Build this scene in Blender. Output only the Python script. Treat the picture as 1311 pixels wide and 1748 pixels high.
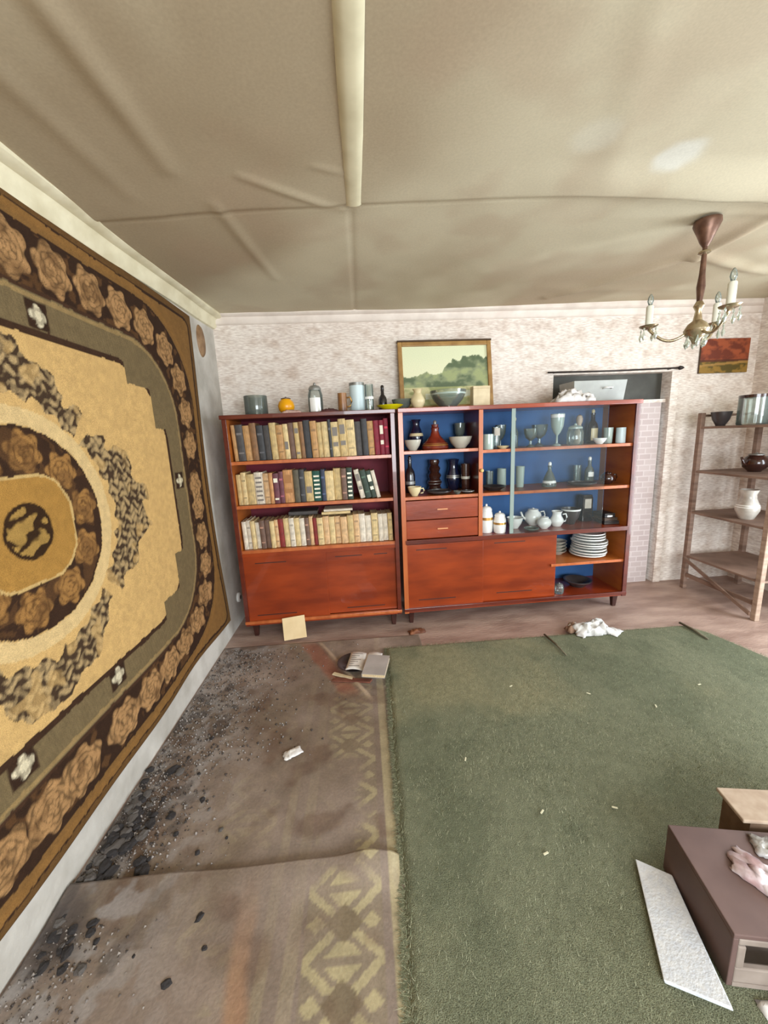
import bpy, bmesh, math, random
import numpy as np
from mathutils import Matrix, Vector, noise

for o in list(bpy.data.objects):
    bpy.data.objects.remove(o)
SC = bpy.context.scene
COL = SC.collection
random.seed(7)
R_ = random.Random(11)

# ------------------------------------------------------------------ camera
cam_d = bpy.data.cameras.new('camera')
cam_d.sensor_fit = 'HORIZONTAL'; cam_d.sensor_width = 36.0
cam_d.lens = 36.0 * 655.0 / 1311.0
cam_d.clip_start = 0.02
cam = bpy.data.objects.new('camera', cam_d); COL.objects.link(cam)
cx = Vector((0.9972061, -0.06061546, -0.04365506))
cy = Vector((0.05435106, 0.18785743, 0.98069136))
cz = Vector((-0.05124413, -0.98032411, 0.19062709))
M = Matrix((cx, cy, cz)).transposed().to_4x4()
M.translation = Vector((0, 0, 1.30))
cam.matrix_world = M
SC.camera = cam

# ------------------------------------------------------------------ world, light, exposure
world = bpy.data.worlds.new('world'); SC.world = world
world.use_nodes = True
bg = world.node_tree.nodes['Background']
bg.inputs[0].default_value = (0.75, 0.87, 1.0, 1); bg.inputs[1].default_value = 1.0
vs = SC.view_settings
vs.view_transform = 'Standard'; vs.look = 'None'; vs.gamma = 1.0
vs.use_curve_mapping = False
vs.exposure = 0.42


def area(name, loc, rot, sx, sy, power, color):
    d = bpy.data.lights.new(name, 'AREA'); d.shape = 'RECTANGLE'
    d.size = sx; d.size_y = sy; d.energy = power; d.color = color
    o = bpy.data.objects.new(name, d); COL.objects.link(o)
    o.location = loc; o.rotation_euler = rot
    return o


PI = math.pi
# daylight entering by the openings: balcony door and window on the right, wide window behind the camera
area('daylight_balcony_door', (3.15, 1.40, 1.00), (0, PI / 2, 0), 1.85, .92, 54, (0.84, 0.93, 1.0))
area('daylight_right_window', (3.15, -0.45, 1.28), (0, PI / 2, 0), 1.12, 1.15, 14, (0.88, 0.95, 1.0))
area('daylight_front_window', (1.05, -1.55, 1.28), (PI / 2, 0, 0), 2.1, 1.12, 94, (0.88, 0.95, 1.0))
SC.cycles.max_bounces = 8
SC.cycles.diffuse_bounces = 5
SC.cycles.glossy_bounces = 3
SC.cycles.transparent_max_bounces = 12


# ------------------------------------------------------------------ helpers
def lin(c):
    return tuple((v / 255.0 / 12.92) if v / 255.0 <= 0.04045 else ((v / 255.0 + 0.055) / 1.055) ** 2.4 for v in c)


_M = {}


def mat(name, c1, c2=None, rough=0.6, scale=8.0, stretch=(1, 1, 1), bump=0.0, bscale=None, metal=0.0, coat=0.0,
        detail=4.0, lo=0.35, hi=0.65, spec=0.5):
    if name in _M:
        return _M[name]
    m = bpy.data.materials.new(name); m.use_nodes = True
    nt = m.node_tree; b = nt.nodes['Principled BSDF']
    b.inputs['Roughness'].default_value = rough
    b.inputs['Metallic'].default_value = metal
    b.inputs['Coat Weight'].default_value = coat
    b.inputs['Specular IOR Level'].default_value = spec
    b.inputs['Base Color'].default_value = (*lin(c1), 1)
    tc = nt.nodes.new('ShaderNodeTexCoord'); mp = nt.nodes.new('ShaderNodeMapping')
    nt.links.new(tc.outputs['Object'], mp.inputs[0]); mp.inputs['Scale'].default_value = stretch
    if c2 is not None:
        n = nt.nodes.new('ShaderNodeTexNoise'); n.inputs['Scale'].default_value = scale
        n.inputs['Detail'].default_value = detail
        nt.links.new(mp.outputs[0], n.inputs['Vector'])
        r = nt.nodes.new('ShaderNodeValToRGB')
        r.color_ramp.elements[0].position = lo; r.color_ramp.elements[1].position = hi
        r.color_ramp.elements[0].color = (*lin(c1), 1); r.color_ramp.elements[1].color = (*lin(c2), 1)
        nt.links.new(n.outputs[0], r.inputs[0]); nt.links.new(r.outputs[0], b.inputs['Base Color'])
    if bump > 0:
        n2 = nt.nodes.new('ShaderNodeTexNoise'); n2.inputs['Scale'].default_value = bscale or scale * 3
        n2.inputs['Detail'].default_value = 5
        nt.links.new(mp.outputs[0], n2.inputs['Vector'])
        bp = nt.nodes.new('ShaderNodeBump'); bp.inputs['Strength'].default_value = bump
        bp.inputs['Distance'].default_value = 0.01
        nt.links.new(n2.outputs[0], bp.inputs['Height']); nt.links.new(bp.outputs[0], b.inputs['Normal'])
    _M[name] = m
    return m


def vmat(name, rough=0.9, nscale=300, namp=0.25, bump=0.4, stretch=(1, 1, 1), spec=0.2):
    """colour from the mesh's own colour attribute, with fine woven grain"""
    m = bpy.data.materials.new(name); m.use_nodes = True
    nt = m.node_tree; b = nt.nodes['Principled BSDF']
    b.inputs['Roughness'].default_value = rough; b.inputs['Specular IOR Level'].default_value = spec
    a = nt.nodes.new('ShaderNodeVertexColor'); a.layer_name = 'Col'
    tc = nt.nodes.new('ShaderNodeTexCoord'); mp = nt.nodes.new('ShaderNodeMapping')
    mp.inputs['Scale'].default_value = stretch
    nt.links.new(tc.outputs['Object'], mp.inputs[0])
    n = nt.nodes.new('ShaderNodeTexNoise'); n.inputs['Scale'].default_value = nscale; n.inputs['Detail'].default_value = 3
    nt.links.new(mp.outputs[0], n.inputs['Vector'])
    mr = nt.nodes.new('ShaderNodeMapRange'); mr.inputs['From Min'].default_value = .3; mr.inputs['From Max'].default_value = .7
    mr.inputs['To Min'].default_value = 1 - namp; mr.inputs['To Max'].default_value = 1 + namp
    nt.links.new(n.outputs[0], mr.inputs[0])
    mx = nt.nodes.new('ShaderNodeVectorMath'); mx.operation = 'SCALE'
    nt.links.new(a.outputs[0], mx.inputs[0]); nt.links.new(mr.outputs[0], mx.inputs['Scale'])
    nt.links.new(mx.outputs[0], b.inputs['Base Color'])
    bp = nt.nodes.new('ShaderNodeBump'); bp.inputs['Strength'].default_value = bump; bp.inputs['Distance'].default_value = .004
    nt.links.new(n.outputs[0], bp.inputs['Height']); nt.links.new(bp.outputs[0], b.inputs['Normal'])
    return m


def glassmat(name, tint=(225, 235, 232), refl=0.10, rough=0.04, body=0.0, ior=1.5):
    m = bpy.data.materials.new(name); m.use_nodes = True
    nt = m.node_tree
    for n in list(nt.nodes):
        nt.nodes.remove(n)
    out = nt.nodes.new('ShaderNodeOutputMaterial')
    tr = nt.nodes.new('ShaderNodeBsdfTransparent'); tr.inputs[0].default_value = (*lin(tint), 1)
    gl = nt.nodes.new('ShaderNodeBsdfGlossy'); gl.inputs['Roughness'].default_value = rough
    fr = nt.nodes.new('ShaderNodeFresnel'); fr.inputs[0].default_value = ior
    ad = nt.nodes.new('ShaderNodeMath'); ad.operation = 'ADD'; ad.inputs[1].default_value = refl; ad.use_clamp = True
    nt.links.new(fr.outputs[0], ad.inputs[0])
    mx = nt.nodes.new('ShaderNodeMixShader')
    nt.links.new(ad.outputs[0], mx.inputs[0]); nt.links.new(tr.outputs[0], mx.inputs[1]); nt.links.new(gl.outputs[0], mx.inputs[2])
    last = mx
    if body > 0:
        df = nt.nodes.new('ShaderNodeBsdfDiffuse'); df.inputs[0].default_value = (*lin((205, 220, 212)), 1)
        m2 = nt.nodes.new('ShaderNodeMixShader'); m2.inputs[0].default_value = body
        nt.links.new(mx.outputs[0], m2.inputs[1]); nt.links.new(df.outputs[0], m2.inputs[2]); last = m2
    nt.links.new(last.outputs[0], out.inputs[0])
    return m


class MB:
    def __init__(s):
        s.v = []; s.f = []

    def add(s, vs, fs):
        n = len(s.v); s.v += [tuple(p) for p in vs]; s.f += [tuple(i + n for i in f) for f in fs]
        return s

    def box(s, x0, y0, z0, x1, y1, z1):
        vs = [(x0, y0, z0), (x1, y0, z0), (x1, y1, z0), (x0, y1, z0), (x0, y0, z1), (x1, y0, z1), (x1, y1, z1), (x0, y1, z1)]
        return s.add(vs, [(0, 3, 2, 1), (4, 5, 6, 7), (0, 1, 5, 4), (1, 2, 6, 5), (2, 3, 7, 6), (3, 0, 4, 7)])

    def hexa(s, b, t):
        return s.add(list(b) + list(t), [(0, 3, 2, 1), (4, 5, 6, 7), (0, 1, 5, 4), (1, 2, 6, 5), (2, 3, 7, 6), (3, 0, 4, 7)])

    def lathe(s, prof, n=20, c=(0, 0, 0), ax=(1, 1)):
        vs = []; fs = []
        rings = []
        for (r, z) in prof:
            if r < 1e-6:
                rings.append([len(vs)]); vs.append((c[0], c[1], c[2] + z))
            else:
                rg = []
                for k in range(n):
                    a = 2 * PI * k / n
                    rg.append(len(vs)); vs.append((c[0] + r * ax[0] * math.cos(a), c[1] + r * ax[1] * math.sin(a), c[2] + z))
                rings.append(rg)
        for A, B in zip(rings, rings[1:]):
            if len(A) == 1 and len(B) == 1:
                continue
            for k in range(n):
                k2 = (k + 1) % n
                if len(A) == 1:
                    fs.append((A[0], B[k2], B[k]))
                elif len(B) == 1:
                    fs.append((A[k], A[k2], B[0]))
                else:
                    fs.append((A[k], A[k2], B[k2], B[k]))
        return s.add(vs, fs)

    def tube(s, pts, r, n=8, closed=False):
        pts = [Vector(p) for p in pts]; rs = r if isinstance(r, (list, tuple)) else [r] * len(pts)
        vs = []; fs = []
        up = Vector((0, 0, 1))
        for i, p in enumerate(pts):
            a = pts[max(0, i - 1)]; b = pts[min(len(pts) - 1, i + 1)]
            t = (b - a).normalized()
            q = up if abs(t.dot(up)) < .95 else Vector((1, 0, 0))
            e1 = t.cross(q).normalized(); e2 = t.cross(e1).normalized()
            for k in range(n):
                an = 2 * PI * k / n
                vs.append(p + (e1 * math.cos(an) + e2 * math.sin(an)) * rs[i])
        for i in range(len(pts) - 1):
            for k in range(n):
                k2 = (k + 1) % n
                fs.append((i * n + k, i * n + k2, (i + 1) * n + k2, (i + 1) * n + k))
        fs.append(tuple(reversed(range(n)))); fs.append(tuple(range((len(pts) - 1) * n, len(pts) * n)))
        return s.add(vs, fs)

    def build(s, name, m, parent=None, loc=(0, 0, 0), rot=(0, 0, 0), smooth=False, bevel=0.0):
        me = bpy.data.meshes.new(name); me.from_pydata(s.v, [], s.f); me.update()
        bm = bmesh.new(); bm.from_mesh(me); bmesh.ops.recalc_face_normals(bm, faces=bm.faces); bm.to_mesh(me); bm.free()
        if smooth:
            for p in me.polygons:
                p.use_smooth = True
            if smooth == 'auto':
                me.set_sharp_from_angle(angle=math.radians(40))
        o = bpy.data.objects.new(name, me); COL.objects.link(o)
        o.location = loc; o.rotation_euler = rot
        if m is not None:
            me.materials.append(m)
        if parent is not None:
            o.parent = parent
        if bevel > 0:
            b = o.modifiers.new('bevel', 'BEVEL'); b.width = bevel; b.segments = 2; b.limit_method = 'ANGLE'
        return o


def tag(o, label, cat, group=None):
    o['label'] = label; o['category'] = cat
    if group:
        o['group'] = group
    return o


def thing(name, label, cat, loc=(0, 0, 0), rot=(0, 0, 0), group=None):
    o = bpy.data.objects.new(name, None); COL.objects.link(o)
    o.location = loc; o.rotation_euler = rot; o.empty_display_size = .05
    return tag(o, label, cat, group)


def struct(o, label=None):
    o['kind'] = 'structure'
    if label:
        o['label'] = label
    return o


def grid_mesh(name, xs, ys, fn_pos, m, cols=None, parent=None, smooth=True):
    """xs, ys 1D arrays; fn_pos(X,Y)->(n,3); cols (n,3) linear colours"""
    X, Y = np.meshgrid(xs, ys); nx, ny = len(xs), len(ys)
    P = fn_pos(X, Y).reshape(-1, 3).astype(np.float32)
    idx = np.arange(nx * ny).reshape(ny, nx)
    q = np.stack([idx[:-1, :-1], idx[:-1, 1:], idx[1:, 1:], idx[1:, :-1]], -1).reshape(-1, 4)
    return raw_mesh(name, P, q, m, cols, parent, smooth)


def raw_mesh(name, P, q, m, cols=None, parent=None, smooth=True):
    me = bpy.data.meshes.new(name)
    me.vertices.add(len(P)); me.vertices.foreach_set('co', P.astype(np.float32).ravel())
    me.loops.add(q.size); me.loops.foreach_set('vertex_index', q.astype(np.int32).ravel())
    k = q.shape[1]
    me.polygons.add(len(q)); me.polygons.foreach_set('loop_start', (np.arange(len(q)) * k).astype(np.int32))
    me.polygons.foreach_set('loop_total', np.full(len(q), k, np.int32))
    if smooth:
        me.polygons.foreach_set('use_smooth', np.ones(len(q), bool))
    me.update(calc_edges=True); me.validate()
    if cols is not None:
        a = me.color_attributes.new('Col', 'FLOAT_COLOR', 'POINT')
        c4 = np.ones((len(P), 4), np.float32); c4[:, :3] = cols
        a.data.foreach_set('color', c4.ravel())
    if m:
        me.materials.append(m)
    o = bpy.data.objects.new(name, me); COL.objects.link(o)
    if parent:
        o.parent = parent
    return o


# value noise in numpy -------------------------------------------------------
_rng = np.random.RandomState(5)
_T = _rng.rand(256, 256)


def vnoise(x, y):
    xi = np.floor(x).astype(int); yi = np.floor(y).astype(int)
    fx = x - xi; fy = y - yi
    fx = fx * fx * (3 - 2 * fx); fy = fy * fy * (3 - 2 * fy)
    g = lambda a, b: _T[a % 256, b % 256]
    return (g(xi, yi) * (1 - fx) + g(xi + 1, yi) * fx) * (1 - fy) + (g(xi, yi + 1) * (1 - fx) + g(xi + 1, yi + 1) * fx) * fy


def fbm(x, y, o=4):
    s = 0; a = .5; t = 0
    for k in range(o):
        s = s + a * vnoise(x * 2 ** k + 17 * k, y * 2 ** k + 31 * k); t += a; a *= .5
    return s / t


def sstep(a, b, x):
    t = np.clip((x - a) / (b - a), 0, 1)
    return t * t * (3 - 2 * t)


def mixc(c, c2, w):
    w = np.asarray(w)[..., None]
    return c * (1 - w) + np.array(c2) * w


L = lambda r, g, b: np.array(lin((r, g, b)))

# frame of the back wall / bookcases (turned a little from the left wall)
KW = 0.03
TH = math.atan(KW)
UX, UY = math.cos(TH), math.sin(TH)


def WF(u, d, z):      # from the bookcase front line: u along, d towards the wall
    return (-0.80 + u * UX - d * UY, 2.44 + u * UY + d * UX, z)


def WB(u, d, z):      # from the corner along the back wall; d into the room is negative
    return (-0.955 + u * UX - d * UY, 2.85 + u * UY + d * UX, z)


XL, XR, YB = -0.955, 3.10, -1.50


def ceil_z(X, Y):
    return 2.145 + .012 * (X + .955) + .04 * np.clip(1 - (X + .955) / 2, 0, 1) * (Y - 2.73)


# ------------------------------------------------------------------ room shell
m_plaster = mat('whitewashed_plaster', (200, 195, 186), (168, 162, 152), .9, 5, bump=.25, bscale=40)


def wallpaper():
    m = bpy.data.materials.new('faded_wallpaper'); m.use_nodes = True
    nt = m.node_tree; b = nt.nodes['Principled BSDF']; b.inputs['Roughness'].default_value = .85
    b.inputs['Specular IOR Level'].default_value = .2
    tc = nt.nodes.new('ShaderNodeTexCoord')

    def nz(scale, st, detail=4):
        mp = nt.nodes.new('ShaderNodeMapping'); mp.inputs['Scale'].default_value = st
        nt.links.new(tc.outputs['Object'], mp.inputs[0])
        n = nt.nodes.new('ShaderNodeTexNoise'); n.inputs['Scale'].default_value = scale; n.inputs['Detail'].default_value = detail
        nt.links.new(mp.outputs[0], n.inputs['Vector']); return n

    def ramp(src, p0, c0, p1, c1):
        r = nt.nodes.new('ShaderNodeValToRGB'); e = r.color_ramp.elements
        e[0].position = p0; e[1].position = p1; e[0].color = (*lin(c0), 1); e[1].color = (*lin(c1), 1)
        nt.links.new(src.outputs[0], r.inputs[0]); return r
    a = ramp(nz(26, (1, 1, 5)), .36, (216, 206, 198), .62, (246, 242, 236))       # flecks lying crosswise
    c = ramp(nz(9, (1, 1, 1.6), 2), .48, (255, 255, 255), .74, (220, 208, 200))     # faded bouquets
    d = ramp(nz(1.2, (1, 1, 1), 2), .3, (255, 253, 250), .7, (236, 228, 222))     # ageing
    x1 = nt.nodes.new('ShaderNodeMix'); x1.data_type = 'RGBA'; x1.blend_type = 'MULTIPLY'; x1.inputs[0].default_value = .8
    nt.links.new(a.outputs[0], x1.inputs[6]); nt.links.new(c.outputs[0], x1.inputs[7])
    x2 = nt.nodes.new('ShaderNodeMix'); x2.data_type = 'RGBA'; x2.blend_type = 'MULTIPLY'; x2.inputs[0].default_value = 1
    nt.links.new(x1.outputs[2], x2.inputs[6]); nt.links.new(d.outputs[0], x2.inputs[7])
    nt.links.new(x2.outputs[2], b.inputs['Base Color'])
    return m


m_paper = wallpaper()
m_floor = mat('dusty_painted_floor', (176, 150, 136), (142, 116, 104), .42, 3.5, stretch=(1, 3, 1), bump=.35, bscale=30)

struct(MB().box(XL - .15, YB - .15, -.06, XR + .15, 3.2, 0).build('floor', m_floor))
struct(MB().box(XL - .12, YB - .12, 0, XL, 3.1, 2.4).build('wall_left', m_plaster))

# back wall with the boarded doorway
wb = MB()
for (u0, u1, z0, z1) in ((0, 2.42, 0, 2.4), (3.36, 4.08, 0, 2.4), (2.42, 3.36, 1.70, 2.4)):
    wb.box(u0, 0, z0, u1, .16, z1)
struct(wb.build('wall_back', m_paper, loc=WB(0, 0, 0), rot=(0, 0, TH)))

# right wall with two windows, front wall (behind the camera) with one
wr = MB()
OPEN = ((-1.05, .15, .70, 1.86), (.92, 1.88, .02, 1.95))
ys = [YB] + [v for p in OPEN for v in p[:2]] + [3.02]
for i in range(0, len(ys), 2):
    wr.box(XR, ys[i], 0, XR + .14, ys[i + 1], 2.4)
for (a, b_, z0_, z1_) in OPEN:
    wr.box(XR, a, 0, XR + .14, b_, z0_); wr.box(XR, a, z1_, XR + .14, b_, 2.4)
struct(wr.build('wall_right', m_paper))
wf = MB()
wf.box(XL, YB - .14, 0, -.05, YB, 2.4); wf.box(2.15, YB - .14, 0, XR, YB, 2.4)
wf.box(-.05, YB - .14, 0, 2.15, YB, .70); wf.box(-.05, YB - .14, 1.86, 2.15, YB, 2.4)
struct(wf.build('wall_front', m_paper))
m_wpaint = mat('old_white_paint', (222, 220, 210), (200, 196, 184), .5, 12)


def window(n, loc, w, rz):
    e = bpy.data.objects.new('window_%d' % n, None); COL.objects.link(e); struct(e, 'white wooden window frame')
    e.location = loc; e.rotation_euler = (0, 0, rz)
    f = MB(); t = .05
    f.box(0, 0, 0, w, .05, t).box(0, 0, 1.16 - t, w, .05, 1.16).box(0, 0, t, t, .05, 1.16 - t).box(w - t, 0, t, w, .05, 1.16 - t)
    f.box(w / 2 - .03, 0, t, w / 2 + .03, .05, 1.16 - t)
    f.build('window_frame', m_wpaint, e)
    MB().box(-.05, -.10, -.03, w + .05, .02, 0).build('window_sill', m_wpaint, e)


window(1, (XR + .06, .15, .70), 1.20, -PI / 2)
window(2, (2.15, YB - .06, .70), 2.20, PI)
bd = bpy.data.objects.new('door_2', None); COL.objects.link(bd); struct(bd, 'open balcony door frame in the right wall')
bd.location = (XR + .04, .92, .02)
for (y0, z0, y1, z1) in ((0, 0, .035, 1.93), (.925, 0, .96, 1.93), (.035, 1.895, .925, 1.93)):
    MB().box(0, y0, z0, .07, y1, z1).build('frame_bar', m_wpaint, bd)

# ceiling: papered boards, sagging and folded -------------------------------
RIDGE = [  # (x0,y0),(x1,y1), half width, drop
    ((-.53, .60), (-.525, 1.34), .030, .016), ((-.456, 1.52), (-.396, 2.22), .022, .010),
    ((-.327, 1.39), (-.008, 1.619), .016, .010), ((-.10, 1.36), (-.01, 1.40), .012, .006),
    ((1.30, 2.70), (1.806, 2.119), .045, .055), ((1.806, 2.119), (1.84, 1.76), .04, .045),
    ((-.728, .9), (-.697, 1.45), .03, .008), ((1.81, 2.12), (2.54, 2.43), .04, .035),
    ((.75, 2.3), (1.50, 1.86), .05, .010), ((1.6, 1.75), (2.3, 1.72), .03, .014),
    ((.55, .7), (.95, 1.55), .05, .006), ((1.2, 2.55), (2.4, 2.7), .06, .012),
]


def ceil_pos(X, Y):
    z = ceil_z(X, Y)
    z = z - .010 * np.sin((X + .2) * 2.1) * np.sin(Y * 2.3 + .4) - .012 * (fbm(X * 2.2 + 40, Y * 2.2 + 9, 3) - .5)
    for (a, b_, w, dp) in RIDGE:
        ax, ay = a; dx, dy = b_[0] - ax, b_[1] - ay; l2 = dx * dx + dy * dy
        t = np.clip(((X - ax) * dx + (Y - ay) * dy) / l2, 0, 1)
        d = np.hypot(X - ax - t * dx, Y - ay - t * dy)
        z = z - .55 * dp * np.exp(-(d / w) ** 2) * (.35 + .65 * np.sin(np.clip(t * .8 + .15, 0, 1) * PI))
    # cross seam: the near sheets hang lower than the far ones
    ysm = 1.585 + .012 * np.sin(X * 3) + .05 * np.clip(X - .5, 0, 3)
    amp = .006 + .030 * sstep(.6, 1.5, X)
    z = z - amp * sstep(ysm - .22, ysm - .01, Y) * (1 - sstep(ysm - .008, ysm + .004, Y))
    z = z + .004 * np.exp(-((Y - ysm - .012) / .008) ** 2)
    # lengthwise seam beyond it
    z = z + .004 * np.exp(-((X - .01) / .01) ** 2) * sstep(1.6, 1.65, Y)
    return np.stack([X, Y, z], -1)


def ceiling_mat():
    m = bpy.data.materials.new('mottled_shaded_ceiling_paper'); m.use_nodes = True
    nt = m.node_tree; b = nt.nodes['Principled BSDF']; b.inputs['Roughness'].default_value = .8
    b.inputs['Specular IOR Level'].default_value = .25
    a = nt.nodes.new('ShaderNodeVertexColor'); a.layer_name = 'Col'
    tc = nt.nodes.new('ShaderNodeTexCoord')
    n = nt.nodes.new('ShaderNodeTexNoise'); n.inputs['Scale'].default_value = 140; n.inputs['Detail'].default_value = 2
    nt.links.new(tc.outputs['Object'], n.inputs['Vector'])
    mr = nt.nodes.new('ShaderNodeMapRange'); mr.inputs['To Min'].default_value = .88; mr.inputs['To Max'].default_value = 1.12
    nt.links.new(n.outputs[0], mr.inputs[0])
    mx = nt.nodes.new('ShaderNodeVectorMath'); mx.operation = 'SCALE'
    nt.links.new(a.outputs[0], mx.inputs[0]); nt.links.new(mr.outputs[0], mx.inputs['Scale'])
    nt.links.new(mx.outputs[0], b.inputs['Base Color'])
    return m


cxs = np.arange(XL - .05, XR + .06, .0125); cys = np.arange(YB - .05, 3.06, .0125)
CX, CY = np.meshgrid(cxs, cys)
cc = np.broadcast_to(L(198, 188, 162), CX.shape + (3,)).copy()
cc = mixc(cc, L(158, 140, 114), .75 * sstep(.34, .68, fbm(CX * 1.1 + 28, CY * 1.1 + 40, 4)))  # mottling, placed to paint in the dimmer light over the left side
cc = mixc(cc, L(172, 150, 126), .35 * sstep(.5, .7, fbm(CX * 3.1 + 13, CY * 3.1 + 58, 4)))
cc = mixc(cc, L(206, 196, 170), .6 * sstep(.5, .8, fbm(CX * 2.1 + 30, CY * 2.1 + 1, 3)))
rp = np.hypot((CX - 1.10) / 1.5, (CY - 1.41)) + .05 * (fbm(CX * 12, CY * 12, 3) - .5)
cc = mixc(cc, L(226, 228, 222), .55 * (1 - sstep(.035, .075, rp)))             # pale patch
rp2 = np.hypot((CX - .75), (CY - 1.30)) + .05 * (fbm(CX * 9, CY * 9, 3) - .5)
cc = mixc(cc, L(215, 212, 195), .4 * (1 - sstep(.04, .10, rp2)))
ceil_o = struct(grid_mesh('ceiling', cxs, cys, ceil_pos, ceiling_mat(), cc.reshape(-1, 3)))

# batten under the lengthwise joint of the ceiling
m_batten = mat('batten_paint', (222, 214, 182), (205, 196, 164), .6, 10)
bt = MB()
nb = 24
prof = [(-.032, .006), (-.024, -.002), (-.010, -.0055), (.010, -.0055), (.024, -.002), (.032, .006)]
for i in range(nb):
    y = YB + (1.58 - YB) * i / (nb - 1)
    zz = float(ceil_z(np.array(.02), np.array(y))) - .006 + .004 * math.sin(y * 5)
    for (px, pz) in prof:
        bt.v.append((.024 - .002 * y + px, y, zz + pz))
k = len(prof)
for i in range(nb - 1):
    for j in range(k - 1):
        bt.f.append((i * k + j, i * k + j + 1, (i + 1) * k + j + 1, (i + 1) * k + j))
bt.f.append(tuple(range(k))); bt.f.append(tuple((nb - 1) * k + j for j in range(k)))
struct(bt.build('trim_1', m_batten, smooth='auto'), 'pale rounded batten along the ceiling')


def sweep(name, pts, prof, m, label):
    """prof: (out, down) offsets; pts: list of (pos, outward normal)"""
    b = MB(); k = len(prof)
    for (p, n) in pts:
        for (o, d) in prof:
            b.v.append((p[0] + n[0] * o, p[1] + n[1] * o, p[2] - d))
    for i in range(len(pts) - 1):
        for j in range(k):
            j2 = (j + 1) % k
            b.f.append((i * k + j, i * k + j2, (i + 1) * k + j2, (i + 1) * k + j))
    b.f.append(tuple(range(k))); b.f.append(tuple((len(pts) - 1) * k + j for j in reversed(range(k))))
    return struct(b.build(name, m, smooth='auto'), label)


m_corn = mat('cream_cornice_paint', (226, 218, 188), (206, 196, 164), .55, 9, bump=.2, bscale=30)
m_cornw = mat('pinkish_white_cornice_paint', (228, 216, 204), (212, 198, 186), .6, 9)
CP = [(-.01, -.03), (.075, -.03), (.075, .012), (.062, .022), (.040, .024), (.030, .036), (.026, .066), (.016, .082), (-.01, .085)]
pts = []
for i in range(16):
    y = YB + (2.87 - YB) * i / 15
    pts.append(((XL, y, float(ceil_z(np.array(XL), np.array(y))) + .002 + .003 * math.sin(i * 2.1)), (1, 0)))
sweep('trim_2', pts, CP, m_corn, 'cream stepped cornice above the wall rug')
CP2 = [(-.01, -.03), (.055, -.03), (.055, .012), (.045, .02), (.025, .024), (.02, .058), (.010, .068), (-.01, .07)]
pts = []
for i in range(16):
    u = 4.06 * i / 15; p = WB(u, 0, 0)
    pts.append(((p[0], p[1], 2.160 + .003 * u), (UY, -UX)))
sweep('trim_3', pts, CP2, m_cornw, 'pinkish white cornice above the bookcases')
pts = [((XR, YB, 2.175), (-1, 0)), ((XR, 2.97, 2.175), (-1, 0))]
sweep('trim_4', pts, CP2, m_cornw, 'pinkish white cornice on the window wall')

# doorway in the back wall: dark transom over a papered leaf
dr = bpy.data.objects.new('door_1', None); COL.objects.link(dr); struct(dr, 'papered door leaf under a dark transom board')
dr.location = WB(2.42, 0, 0); dr.rotation_euler = (0, 0, TH)
m_transom = mat('grey_green_board', (74, 74, 66), (58, 56, 50), .6, 8)
m_leaf = bpy.data.materials.new('block_pattern_paper'); m_leaf.use_nodes = True
nt = m_leaf.node_tree; b = nt.nodes['Principled BSDF']; b.inputs['Roughness'].default_value = .85
tc = nt.nodes.new('ShaderNodeTexCoord'); mp = nt.nodes.new('ShaderNodeMapping')
mp.inputs['Rotation'].default_value = (PI / 2, 0, 0)
br = nt.nodes.new('ShaderNodeTexBrick'); br.inputs['Scale'].default_value = 1.0
br.inputs['Brick Width'].default_value = .10; br.inputs['Row Height'].default_value = .045; br.inputs['Mortar Size'].default_value = .006
br.inputs['Mortar Smooth'].default_value = .6
br.inputs['Color1'].default_value = (*lin((196, 183, 180)), 1); br.inputs['Color2'].default_value = (*lin((184, 169, 167)), 1)
br.inputs['Mortar'].default_value = (*lin((206, 196, 194)), 1)
nt.links.new(tc.outputs['Object'], mp.inputs[0]); nt.links.new(mp.outputs[0], br.inputs['Vector']); nt.links.new(br.outputs[0], b.inputs['Base Color'])
MB().box(0, .085, 1.50, .94, .11, 1.70).build('transom_board', m_transom, dr)
MB().box(0, .03, 1.475, .94, .05, 1.50).build('lintel_strip', m_paper, dr)
MB().box(0, .02, 0, .90, .05, 1.475).build('door_leaf', m_leaf, dr)
MB().box(.905, .07, 0, .935, .10, 1.50).build('door_gap_strip', m_transom, dr)
MB().box(.94, -.012, 0, 1.00, .0, 1.70).build('door_casing', m_paper, dr)

# ------------------------------------------------------------------ left bookcase and right cabinet
m_wood = mat('red_brown_lacquered_veneer', (152, 60, 22), (118, 42, 16), .28, 2.2, stretch=(1.2, 1, 5), coat=.35, bump=.05, bscale=12)
m_edge = mat('orange_veneer_edge', (190, 104, 54), (168, 86, 42), .35, 4, stretch=(6, 1, 1), coat=.3)
m_inner = mat('orange_inner_veneer', (176, 100, 40), (150, 78, 30), .4, 3, stretch=(1, 1, 4))
m_dark = mat('dark_mahogany_frame', (104, 40, 24), (80, 28, 18), .3, 3, stretch=(1, 1, 5), coat=.4)
m_maroon = mat('maroon_backing', (124, 30, 48), (94, 18, 34), .7, 5)
m_blue = mat('blue_backing', (44, 92, 146), (34, 74, 124), .7, 4)
m_leg = mat('dark_leg_wood', (62, 30, 22), (44, 20, 16), .4, 10)
m_groove = mat('dark_groove', (60, 24, 14), None, .6)
m_pane = glassmat('cabinet_glass', (248, 250, 250), .0, .20, .012, 1.22)
m_paneedge = glassmat('green_glass_edge', (150, 190, 180), .04, .2, .40)


def leg(parent, x, y, h=.095):
    MB().hexa([(x - .013, y - .013, 0), (x + .013, y - .013, 0), (x + .013, y + .013, 0), (x - .013, y + .013, 0)],
              [(x - .021, y - .021, h), (x + .021, y - .021, h), (x + .021, y + .021, h), (x - .021, y + .021, h)]).build('leg', m_leg, parent, bevel=.003)


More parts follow.
